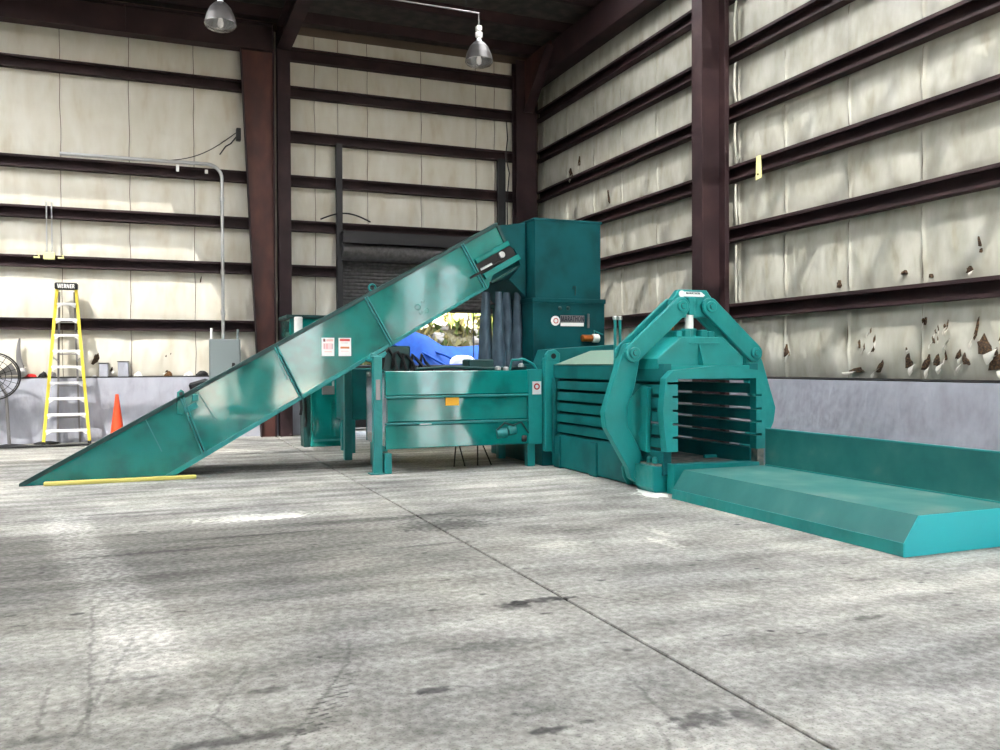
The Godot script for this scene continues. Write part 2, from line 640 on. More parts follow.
func make_floor() -> void:
	var fl := base("floor", Vector3.ZERO, "", "", "", "structure")
	# what the concrete looks like: tone, stains, scuffs (all of it lies on the floor itself)
	var w := 1760
	var x0 := -6.5
	var span := 17.6
	var z0 := -19.2
	var f := FastNoiseLite.new()
	f.seed = 5
	f.noise_type = FastNoiseLite.TYPE_SIMPLEX_SMOOTH
	f.frequency = 0.004
	f.fractal_octaves = 5
	var big := f.get_image(w, w).get_data()
	f.seed = 6
	f.frequency = 0.02
	f.fractal_octaves = 5
	var mid := f.get_image(w, w).get_data()
	f.seed = 7
	f.frequency = 0.16
	f.fractal_octaves = 3
	var fine := f.get_image(w, w).get_data()
	var px := PackedByteArray()
	px.resize(w * w * 3)
	# streaks: noise stretched along x
	f.seed = 8
	f.frequency = 0.03
	f.fractal_octaves = 4
	var st := f.get_image(w / 8, w)
	st.resize(w, w, Image.INTERPOLATE_CUBIC)
	var streak := st.get_data()
	var k := w / span
	for j in w:
		var z := z0 + j / k
		var far := smoothstep(-8.0, -10.0, z)
		var track := smoothstep(-10.2, -9.4, z) * (1.0 - smoothstep(-5.0, -4.2, z))
		var tx := -0.75 + 0.7 * smoothstep(-9.8, -4.4, z)
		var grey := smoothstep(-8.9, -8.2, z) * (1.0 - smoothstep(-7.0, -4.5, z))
		for i in w:
			var x := x0 + i / k
			var at := j * w + i
			var v := 0.58 + (big[at] / 255.0 - 0.5) * 0.20 + (mid[at] / 255.0 - 0.5) * 0.13 + (fine[at] / 255.0 - 0.5) * 0.24
			v += (streak[at] / 255.0 - 0.5) * (0.20 + 0.12 * far)
			v += 0.03 * far
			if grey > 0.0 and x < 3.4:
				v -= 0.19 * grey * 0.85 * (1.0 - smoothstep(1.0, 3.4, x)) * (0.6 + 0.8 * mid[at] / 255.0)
			if track > 0.0:
				var d := absf(x - tx)
				if d < 0.3:
					v += 0.13 * track * (1.0 - smoothstep(0.1, 0.3, d)) * (0.4 + 1.1 * fine[at] / 255.0)
			v -= 0.05 * smoothstep(-5.2, -4.2, z) * (1.0 - smoothstep(0.5, 2.2, x))
			var warm := 0.008 + 0.02 * (big[at] / 255.0)
			px[at * 3] = clampi(int((v + warm * 0.5) * 255.0), 0, 255)
			px[at * 3 + 1] = clampi(int((v + warm * 0.2) * 255.0), 0, 255)
			px[at * 3 + 2] = clampi(int((v - warm) * 255.0), 0, 255)
	var im := Image.create_from_data(w, w, false, Image.FORMAT_RGB8, px)
	# spots with a shape of their own: x, z, half width, half length, tone change
	var spots := [[0.95, -8.85, 0.75, 0.26, 0.25], [1.15, -8.75, 0.4, 0.14, 0.2], [0.1, -8.9, 0.5, 0.13, 0.08], [2.55, -7.7, 0.55, 0.35, -0.2], [2.9, -8.2, 0.9, 0.3, -0.1], [2.3, -5.0, 0.3, 0.07, -0.3], [2.1, -4.95, 0.16, 0.1, -0.25], [2.15, -3.05, 0.2, 0.09, -0.25],
		[2.35, -3.0, 0.1, 0.16, -0.2], [1.2, -3.8, 0.16, 0.05, -0.3], [0.5, -4.1, 0.12, 0.05, -0.2], [1.5, -3.2, 0.11, 0.04, -0.3], [1.7, -4.3, 0.4, 0.1, -0.12], [3.6, -6.9, 0.6, 0.2, -0.08], [3.3, -7.3, 0.3, 0.12, -0.1], [4.0, -6.2, 0.12, 0.3, 0.18], [4.2, -6.6, 0.08, 0.25, 0.15], [3.1, -6.5, 0.4, 0.18, 0.1],
		[0.3, -3.6, 0.5, 0.06, -0.2], [-0.1, -4.2, 0.5, 0.1, -0.12], [5.3, -8.55, 0.22, 0.3, 0.3], [3.9, -3.9, 0.16, 0.05, -0.15], [4.6, -4.6, 0.2, 0.06, -0.12], [1.9, -8.2, 0.7, 0.2, -0.1], [0.2, -9.4, 1.6, 0.1, -0.12], [2.2, -10.6, 2.4, 0.3, -0.09], [2.6, -12.9, 2.2, 0.5, -0.12], [-2.5, -14.5, 2.5, 0.7, 0.04]]
	rng.seed = 99
	for q in [[-1.2, -9.5, 0.8, 0.04], [-0.3, -9.62, 0.7, 0.05], [0.7, -9.5, 0.6, 0.05], [1.5, -9.3, 0.5, 0.05], [2.6, -8.3, 0.4, 0.07], [2.95, -8.1, 0.35, 0.08], [3.4, -7.8, 0.5, 0.06], [1.0, -7.9, 0.9, 0.05], [0.2, -7.5, 1.0, 0.06], [2.2, -6.9, 0.5, 0.05], [-0.4, -3.9, 0.25, 0.05], [-0.1, -4.5, 0.3, 0.04], [2.42, -5.0, 0.12, 0.05]]:
		spots.append([q[0], q[1], q[2], q[3], -0.13])
	for i in 160:
		spots.append([rng.randf_range(-1.5, 6.0), rng.randf_range(-9.0, -2.2), rng.randf_range(0.01, 0.06), rng.randf_range(0.008, 0.035), rng.randf_range(-0.3, -0.1)])
	f.seed = 9
	f.frequency = 0.12
	for s in spots:
		var ci := int((s[0] - x0) * k)
		var cj := int((s[1] - z0) * k)
		var ri := int(s[2] * k * 1.4) + 2
		var rj := int(s[3] * k * 1.4) + 2
		for j in range(maxi(cj - rj, 0), mini(cj + rj, w - 1)):
			for i in range(maxi(ci - ri, 0), mini(ci + ri, w - 1)):
				var d := Vector2((i - ci) / (s[2] * k), (j - cj) / (s[3] * k)).length() + f.get_noise_2d(i, j) * 0.55
				if d < 1.0:
					var a: float = s[4] * smoothstep(1.0, 0.35, d)
					var c := im.get_pixel(i, j)
					im.set_pixel(i, j, Color(c.r + a, c.g + a, c.b + a * 0.95))
	# hairline cracks and drag marks
	var lines := [[0.45, -3.4, 0.9, -4.3], [0.9, -4.3, 1.0, -4.7], [0.28, -3.0, 0.5, -3.5], [1.9, -6.2, 2.3, -5.4], [2.45, -5.2, 2.9, -4.6], [2.0, -2.9, 2.1, -3.6], [-0.3, -3.9, -0.1, -5.2], [4.4, -11.4, 5.2, -9.0], [1.75, -2.6, 1.95, -3.1], [-0.45, -4.0, -0.46, -4.55], [-0.25, -3.9, -0.35, -6.0], [0.22, -3.85, 0.43, -4.45], [0.24, -3.88, 0.35, -3.6]]
	for l in lines:
		var a := Vector2((l[0] - x0) * k, (l[1] - z0) * k)
		var b := Vector2((l[2] - x0) * k, (l[3] - z0) * k)
		var steps := int(a.distance_to(b))
		for t in steps:
			var q := a.lerp(b, float(t) / steps).clampf(4.0, w - 5.0)
			q.x += f.get_noise_2d(t * 0.5, l[0] * 50.0) * 2.0
			for dx in 2:
				var c := im.get_pixel(int(q.x) + dx, int(q.y))
				im.set_pixel(int(q.x) + dx, int(q.y), c * (0.84 if l[0] < 4.3 else 1.12))
	# tread marks
	for r in 13:
		var zz := -4.15 + r * 0.05
		for t in 14:
			if rng.randf() < 0.7:
				var xx: float = 0.80 - (zz + 4.15) * 0.45 + t * 0.011 + rng.randf_range(-0.004, 0.004)
				var i := clampi(int((xx - x0) * k), 1, w - 3)
				var j := clampi(int((zz - t * 0.003 - z0) * k), 1, w - 3)
				im.fill_rect(Rect2i(i, j, 1 + rng.randi() % 2, 1), im.get_pixel(i, j) * rng.randf_range(0.6, 0.85))
	var m := mat("concrete", Color.WHITE, 0.78)
	m.albedo_texture = ImageTexture.create_from_image(im)
	m.uv1_scale = Vector3(1, 1, 1)
	m.normal_enabled = true
	m.uv2_triplanar = true
	m.uv2_world_triplanar = true
	m.uv2_scale = Vector3(1.1, 1.1, 1.1)
	m.detail_enabled = true
	m.detail_uv_layer = BaseMaterial3D.DETAIL_UV_2
	m.detail_blend_mode = BaseMaterial3D.BLEND_MODE_MUL
	m.detail_albedo = ramp_tex(41, 0.09, [[0.1, g3(0.72)], [0.35, g3(0.95)], [0.6, g3(1.0)], [0.9, g3(0.94)]], 512, 5)
	m.normal_texture = normal_tex(42, 0.3, 1.2, 1024, 2)
	m.normal_scale = 0.3
	# slabs cast between joints
	var xs := [-16.0, -9.65, -3.6, 2.45, 8.57]
	var zs := [-19.3, -12.65, 10.0]
	for i in 4:
		for j in 2:
			var b := mb(fl)
			b.box(xs[i] + 0.009, xs[i + 1] - 0.009, -0.2, 0.0, zs[j] + (0.003 if j else 0.0), zs[j + 1] - 0.003, 0.006)
			for q in b.v.size():
				b.uv[q] = Vector2((b.v[q].x - x0) / span, (b.v[q].z - z0) / span)
			put("floor_slab", b, m, fl)
	var sub := mb(fl)
	sub.box(-16, 8.8, -0.3, -0.02, -19.3, 10.0)
	put("joint_filler", sub, M.dark_steel, fl)


func low_wall(p: Node3D, a: float, b: float, along: Vector3, inward: Vector3, face: Vector3) -> void:
	var g := mb(p)
	var q := PackedVector2Array([Vector2(-0.2, 0), Vector2(0, 0), Vector2(0, 1.262), Vector2(-0.008, 1.27), Vector2(-0.2, 1.27)])
	g.prism(q, face + along * a, inward, Vector3.UP, along * (b - a))
	put("concrete_upstand", g, M.painted_concrete, p)
	var l := mb(p)
	l.prism(PackedVector2Array([Vector2(-0.2, 1.27), Vector2(-0.004, 1.27), Vector2(-0.004, 1.284), Vector2(-0.2, 1.30)]), face + along * a, inward, Vector3.UP, along * (b - a))
	put("base_angle", l, M.dark_steel, p)


func make_walls() -> void:
	wrinkle.seed = 3
	wrinkle.noise_type = FastNoiseLite.TYPE_SIMPLEX_SMOOTH
	wrinkle.frequency = 1.0
	wrinkle.fractal_octaves = 3
	# back wall
	var wb := base("wall_back", Vector3(0, 0, BACK), "", "", "", "structure")
	var f := Vector3(0, 0, BACK)
	var edges := [-5.33, -4.09, -2.84, -1.6, -0.35, 0.89, 2.14, 3.39, 3.9, 4.56, 5.81, 7.15, 7.62, 8.6]
	for i in edges.size() - 1:
		var door: bool = edges[i] > 3.8 and edges[i] < 7.5
		strip(wb, edges[i] + 0.006, edges[i + 1] - 0.006, 4.38 if door else 1.27, 8.68, Vector3.RIGHT, Vector3.BACK, f, i * 3.1, 0.012, M.blanket)
	low_wall(wb, -16.0, 3.9, Vector3.RIGHT, Vector3.BACK, f)
	low_wall(wb, 7.62, 8.57, Vector3.RIGHT, Vector3.BACK, f)
	var cl := mb(wb)
	cl.box(-16, 3.9, 0, 8.9, -19.3, -19.21)
	cl.box(7.62, 8.9, 0, 8.9, -19.3, -19.21)
	cl.box(3.9, 7.62, 4.38, 8.9, -19.3, -19.21)
	put("metal_cladding", cl, M.cladding, wb)
	var pl := mb(wb)
	pl.box(-16, -5.33, 1.27, 8.9, -19.25, -19.12)
	put("wall_panel", pl, M.shell, wb)
	for t in [2.45, 3.67, 4.63, 5.60, 7.51]:
		girt(wb, t, Vector3.RIGHT, Vector3.BACK, -15.9, 2.3, f)
	for t in [4.63, 5.60, 6.55, 7.51]:
		girt(wb, t, Vector3.RIGHT, Vector3.BACK, 2.75, 8.57, f)
	girt(wb, 8.34, Vector3.RIGHT, Vector3.BACK, 2.75, 8.57, f, 1.2)
	for t in [2.45, 3.67]:
		girt(wb, t, Vector3.RIGHT, Vector3.BACK, 2.75, 3.86, f)
		girt(wb, t, Vector3.RIGHT, Vector3.BACK, 7.7, 8.57, f)
	for r in [[-1.0, 1.66, 0.14, 0.3, 0.0], [0.31, 1.7, 0.04, 0.05, 0.0], [0.4, 1.75, 0.03, 0.04, 0.0], [-0.72, 1.43, 0.06, 0.12, 0.03], [0.32, 1.38, 0.09, 0.08, 0.03], [-2.3, 1.5, 0.1, 0.06, 0.02], [1.0, 3.3, 0.03, 0.16, 0.0]]:
		rip(wb, r[0], r[1], r[2], r[3], Vector3.RIGHT, Vector3.BACK, f, r[4])
	# right wall; along it runs towards the viewer
	var wr := base("wall_right", Vector3(RIGHT, 0, 0), "", "", "", "structure")
	var fr := Vector3(RIGHT, 0, 0)
	var ez := [-19.1, -18.75, -17.55, -16.28, -15.12, -13.82, -12.5, -11.42, -10.33, -9.07, -7.86, -6.6, -5.35, -4.1]
	for i in ez.size() - 1:
		strip(wr, ez[i], ez[i + 1], 1.27, 8.68, Vector3.BACK, Vector3.LEFT, fr, 50.0 + i * 3.3, 0.045, M.blanket_grimy)
	low_wall(wr, -19.0, WIN_A, Vector3.BACK, Vector3.LEFT, fr)
	var cr := mb(wr)
	cr.box(8.78, 8.9, 0, 8.9, -19.3, WIN_A)
	cr.box(8.62, 8.9, 0, 8.9, WIN_B, FZ + 0.2)
	cr.box(8.62, 8.9, WIN_H, 8.9, WIN_A, WIN_B)
	put("metal_cladding", cr, M.cladding, wr)
	var pr := mb(wr)
	pr.box(8.6, 8.75, 1.27, 8.9, -4.1, WIN_A)
	put("wall_panel", pr, M.shell, wr)
	for t in GIRTS:
		girt(wr, t, Vector3.BACK, Vector3.LEFT, -19.0, WIN_A, fr)
	var rips := [[-10.28, 1.67, 0.1, 0.2, 0.05], [-8.85, 1.74, 0.05, 0.12, 0.0], [-8.76, 1.7, 0.05, 0.12, 0.03], [-8.61, 1.68, 0.07, 0.1, 0.04], [-8.5, 1.45, 0.1, 0.17, 0.08], [-8.04, 1.51, 0.12, 0.2, 0.09], [-7.68, 1.77, 0.05, 0.12, 0.04], [-7.63, 1.52, 0.12, 0.18, 0.1],
		[-7.8, 1.48, 0.09, 0.2, 0.07], [-7.45, 1.78, 0.06, 0.14, 0.05], [-7.34, 1.58, 0.07, 0.12, 0.05], [-7.24, 1.53, 0.1, 0.17, 0.06], [-7.1, 1.86, 0.07, 0.25, 0.05], [-7.0, 1.68, 0.2, 0.24, 0.07], [-6.83, 1.48, 0.24, 0.2, 0.1], [-6.7, 1.55, 0.16, 0.25, 0.08], [-6.66, 1.9, 0.07, 0.1, 0.04],
		[-7.07, 2.86, 0.03, 0.13, 0.0], [-7.05, 2.76, 0.03, 0.05, 0.0], [-7.2, 2.56, 0.08, 0.09, 0.03], [-7.73, 2.54, 0.04, 0.05, 0.0], [-9.23, 2.57, 0.06, 0.11, 0.0], [-8.12, 2.62, 0.1, 0.05, 0.0], [-8.9, 1.4, 0.3, 0.07, 0.03], [-17.3, 5.72, 0.14, 0.24, 0.1], [-16.9, 5.9, 0.08, 0.2, 0.05], [-15.6, 4.9, 0.05, 0.3, 0.0]]
	rng.seed = 21
	for i in 16:
		rips.append([rng.randf_range(-8.7, -6.6), rng.randf_range(1.36, 2.0), rng.randf_range(0.02, 0.06), rng.randf_range(0.03, 0.16), rng.randf_range(0.0, 0.06)])
	for r in rips:
		rip(wr, r[0], r[1], r[2], r[3], Vector3.BACK, Vector3.LEFT, fr, r[4])
	# the facing curls off beside the column, one curl per course
	for i in GIRTS.size() - 1:
		var g := mb(wr)
		var rows := []
		var a: float = GIRTS[i] + 0.03
		var b: float = GIRTS[i + 1] - 0.3
		for j in 13:
			var t := j / 12.0
			var row := []
			for q in 7:
				var c := q / 6.0 * 2.6
				row.append(Vector3(RIGHT + 0.05 - sin(c) * 0.05 * (0.5 + 0.5 * sin(PI * t)), lerpf(a, b, t), -11.36 + (1.0 - cos(c)) * 0.03 + 0.02 * sin(t * 3.0 + i)))
			rows.append(row)
		g.grid(rows, Vector3.LEFT)
		put("insulation_curl", g, M.blanket_grimy, wr)
	# the far sides of the hall, behind the viewer
	var wl := base("wall_left", Vector3(-16, 0, 0), "", "", "", "structure")
	var l := mb(wl)
	l.box(-16.2, -16, 0, 8.9, -19.3, FZ + 0.2)
	put("wall_panel", l, M.shell, wl)
	var wf := base("wall_front", Vector3(0, 0, FZ), "", "", "", "structure")
	var w := mb(wf)
	var at := -16.2
	for o in FRONT:
		w.box(at, o[0], 0, 8.9, FZ, FZ + 0.2)
		w.box(o[0], o[1], o[2], 8.9, FZ, FZ + 0.2)
		at = o[1]
	w.box(at, 8.9, 0, 8.9, FZ, FZ + 0.2)
	put("wall_panel", w, M.cladding, wf)
	# roof
	var rf := base("ceiling", Vector3(0, 8.66, 0), "", "", "", "structure")
	var d := mb(rf)
	var x := -16.2
	for k in SKYLIGHTS:
		d.box(x, k[0], 8.88, 9.0, -19.3, FZ + 0.2)
		d.box(k[0], k[1], 8.88, 9.0, -19.3, k[2])
		d.box(k[0], k[1], 8.88, 9.0, k[3], FZ + 0.2)
		x = k[1]
	d.box(x, 8.9, 8.88, 9.0, -19.3, FZ + 0.2)
	put("roof_deck", d, M.roof_deck, rf)
	for k in SKYLIGHTS:
		d = mb(rf)
		d.box(k[0], k[1], 8.93, 8.932, k[2], k[3])
		put("skylight_sheet", d, M.skylight if k[0] > 0.0 and k[0] < 3.0 else M.skylight_clear, rf)
	for i in 15:
		var z := -18.4 + i * 1.45
		var g := mb(rf)
		g.box(-16, 8.6, 8.66, 8.88, z - 0.035, z + 0.035)
		put("purlin", g, M.primer, rf)


func make_frames() -> void:
	# tapered portal column and its beam on the back wall
	var c := base("tapered_column", Vector3(2.3, 0, -18.75), "reddish brown tapered steel column on the back wall, wider towards the roof", "column", "", "structure")
	var b := mb(c)
	b.plate([2.17, 0, 2.44, 0, 2.44, 8.1, 1.80, 8.1], -18.76, -18.74)
	put("web", b, M.red_primer, c)
	b = mb(c)
	b.plate([2.15, 0, 2.17, 0, 1.81, 8.1, 1.79, 8.1], -18.88, -18.64)
	put("flange", b, M.primer, c)
	b = mb(c)
	b.box(2.44, 2.46, 0, 8.6, -18.88, -18.64)
	put("flange", b, M.primer, c)
	b = mb(c)
	b.box(1.70, 1.79, 6.17, 6.42, -18.85, -18.7, 0.008)
	put("bracket", b, M.dark_steel, c)
	var h := base("portal_beam", Vector3(-7, 8.4, -18.75), "dark brown deep steel beam running left from the tapered column", "beam", "", "structure")
	b = mb(h)
	b.box(-15.9, 2.44, 8.1, 8.6, -18.77, -18.73)
	put("web", b, M.primer, h)
	for y in [8.06, 8.6]:
		b = mb(h)
		b.box(-15.9, 2.44, y, y + 0.03, -18.9, -18.6)
		put("flange", b, M.primer, h)
	for i in 6:
		b = mb(h)
		b.box(-0.4 - i * 2.2, -0.385 - i * 2.2, 8.1, 8.6, -18.86, -18.64)
		put("stiffener", b, M.primer, h)
	var s := base("straight_column", Vector3(2.66, 0, -18.75), "dark brown straight steel column just right of the tapered one", "column", "", "structure")
	i_post(s, 2.53, 2.79, -18.88, -18.62, 8.6)
	var r := base("corner_column", Vector3(8.3, 0, -18.7), "dark brown steel column standing in the corner of the two walls", "column", "", "structure")
	i_post(r, 7.98, 8.5, -18.95, -18.68, 8.6)
	var k := mb(r)
	k.plate_x([-18.68, 7.4, -18.55, 7.4, -17.3, 8.5, -17.3, 8.62, -18.68, 8.62], 8.2, 8.24)
	put("knee_plate", k, M.red_primer, r)
	k = mb(r)
	k.plate_x([-18.55, 7.36, -18.5, 7.36, -17.25, 8.5, -17.3, 8.5], 8.1, 8.34)
	put("knee_flange", k, M.primer, r)
	# the frame's column on the right wall: flange towards the room, web back to the wall
	var w := base("wall_column", Vector3(8.3, 0, -11.6), "dark brown steel column standing against the right wall", "column", "", "structure")
	b = mb(w)
	b.box(8.06, 8.085, 0, 8.6, -11.74, -11.46, 0.004)
	put("flange", b, M.primer, w)
	b = mb(w)
	b.box(8.085, 8.5, 0, 8.6, -11.61, -11.59)
	put("web", b, M.primer, w)
	b = mb(w)
	b.box(8.48, 8.56, 0, 8.6, -11.74, -11.44, 0.004)
	put("flange", b, M.primer, w)
	var e := base("eave_beam", Vector3(8.4, 8.3, -9), "dark brown eave beam along the top of the right wall", "beam", "", "structure")
	b = mb(e)
	b.box(8.28, 8.5, 8.02, 8.62, -18.9, FZ - 0.1, 0.01)
	put("beam", b, M.primer, e)
	var g := base("ridge_beam", Vector3(2.62, 8.3, -4), "dark brown roof beam running forward from the straight column", "beam", "", "structure")
	b = mb(g)
	b.box(2.64, 2.68, 8.15, 8.62, -18.6, FZ - 0.1)
	put("web", b, M.primer, g)
	for y in [8.12, 8.6]:
		b = mb(g)
		b.box(2.52, 2.80, y, y + 0.03, -18.6, FZ - 0.1)
		put("flange", b, M.primer, g)


func i_post(p: Node3D, x0: float, x1: float, z0: float, z1: float, h: float) -> void:
	var m := (x0 + x1) / 2
	var b := mb(p)
	b.box(x0, x1, 0, h, z1 - 0.02, z1, 0.003)
	put("flange", b, M.primer, p)
	b = mb(p)
	b.box(m - 0.01, m + 0.01, 0, h, z0 + 0.02, z1 - 0.02)
	put("web", b, M.primer, p)
	b = mb(p)
	b.box(x0, x1, 0, h, z0, z0 + 0.02, 0.003)
	put("flange", b, M.primer, p)


func make_door() -> void:
	var d := base("door_1", Vector3(5.76, 0, -19), "grey roller shutter raised most of the way over the doorway in the back wall", "door", "", "structure")
	for i in 16:
		var y := 2.78 + i * 0.078
		var b := mb(d)
		var q := PackedVector2Array([Vector2(-0.016, -0.004), Vector2(-0.004, -0.004), Vector2(0.004, 0.004), Vector2(0.016, 0.02), Vector2(0.016, 0.052), Vector2(0.004, 0.074), Vector2(-0.016, 0.0745)])
		b.prism(q, Vector3(3.93, y, -19.06), Vector3.BACK, Vector3.UP, Vector3(3.66, 0, 0))
		put("slat", b, M.shutter, d)
	var bb := mb(d)
	bb.box(3.93, 7.59, 2.7, 2.78, -19.1, -19.02, 0.008)
	put("bottom_bar", bb, M.dark_steel, d)
	var c := mb(d)
	c.cyl(Vector3(3.9, 3.98, -18.86), Vector3(7.6, 3.98, -18.86), 0.19, 24)
	put("shutter_coil", c, M.shutter, d)
	c = mb(d)
	c.plate_x([-19.08, 4.0, -19.06, 4.0, -19.06, 4.38, -18.62, 4.38, -18.62, 4.15, -18.60, 4.15, -18.60, 4.40, -19.08, 4.40], 3.88, 7.62)
	put("hood", c, M.dark_steel, d)
	for x in [[3.80, 3.93, 6.33], [7.60, 7.78, 6.32]]:
		var j := mb(d)
		j.box(x[0], x[1], 0, x[2], -18.99, -18.86, 0.006)
		put("guide_post", j, M.dark_steel, d)
	var ch := mb(d)
	ch.tube([Vector3(7.0, 2.72, -18.98), Vector3(7.0, 1.6, -18.97), Vector3(7.01, 0.8, -18.98)], 0.012, 6)
	put("pull_chain", ch, M.dark_steel, d)
	var hose := mb(d)
	var pts := []
	for i in 15:
		var t := i / 14.0
		pts.append(Vector3(3.45 + t * 1.1, 4.66 + 0.16 * sin(PI * t), -18.88))
	hose.tube(pts, 0.018, 6)
	put("cable_loop", hose, M.black, d)


# ---------------------------------------------------------------- the machine
const SLOTS := [0.50, 0.65, 0.805, 0.96, 1.12, 1.275]


func text(p: Node3D, called: String, s: String, at: Vector3, size: float, m: Material, b := Basis.IDENTITY, fontname := "Droid Sans", wide := 0.0) -> MeshInstance3D:
	var t := TextMesh.new()
	var f := SystemFont.new()
	f.font_names = PackedStringArray([fontname])
	f.font_weight = 700
	t.font = f
	t.text = s
	t.font_size = 64
	t.pixel_size = size / 64.0
	t.depth = 0.004
	t.horizontal_alignment = HORIZONTAL_ALIGNMENT_CENTER
	t.vertical_alignment = VERTICAL_ALIGNMENT_CENTER
	t.material = m
	var o := MeshInstance3D.new()
	o.name = called
	o.mesh = t
	var k := 1.0
	if wide > 0.0:
		k = wide / maxf(t.get_aabb().size.x, 0.001)
	o.transform = Transform3D(b * Basis.from_scale(Vector3(k, 1, 1)), at - origin(p))
	p.add_child(o, true)
	return o


func sticker(p: Node3D, x0: float, x1: float, y0: float, y1: float, z: float, im: Image, label: String) -> void:
	var b := MB.new(origin(p))
	b.box(x0, x1, y0, y1, z - 0.01, z)
	b.quad(Vector3(x0, y0, z + 0.001), Vector3(x1, y0, z + 0.001), Vector3(x1, y1, z + 0.001), Vector3(x0, y1, z + 0.001), Vector3.BACK)
	for i in b.v.size():
		var q := b.v[i] + b.org
		b.uv[i] = Vector2((q.x - x0) / (x1 - x0), 1.0 - (q.y - y0) / (y1 - y0))
	var m := StandardMaterial3D.new()
	m.resource_name = "sticker"
	m.roughness = 0.4
	m.albedo_texture = ImageTexture.create_from_image(im)
	m.texture_repeat = false
	tag(put("decal", b, m, p), label)


func print_of(rows: Array, w := 48, h := 66) -> Image:
	var im := Image.create(w, h, false, Image.FORMAT_RGB8)
	im.fill(rgb(240, 240, 238))
	for r in rows:
		im.fill_rect(Rect2i(r[0], r[1], r[2], r[3]), r[4])
	return im


func bolt(p: Node3D, at: Vector3, r: float, axis: Vector3, m: Material, called := "bolt") -> void:
	var b := mb(p)
	b.lathe([Vector2(0, 0), Vector2(r * 1.5, 0), Vector2(r * 1.5, r * 0.35), Vector2(r, r * 0.35), Vector2(r, r * 1.1), Vector2(r * 0.8, r * 1.25), Vector2(0, r * 1.25)], at, axis, 12)
	put(called, b, m, p)


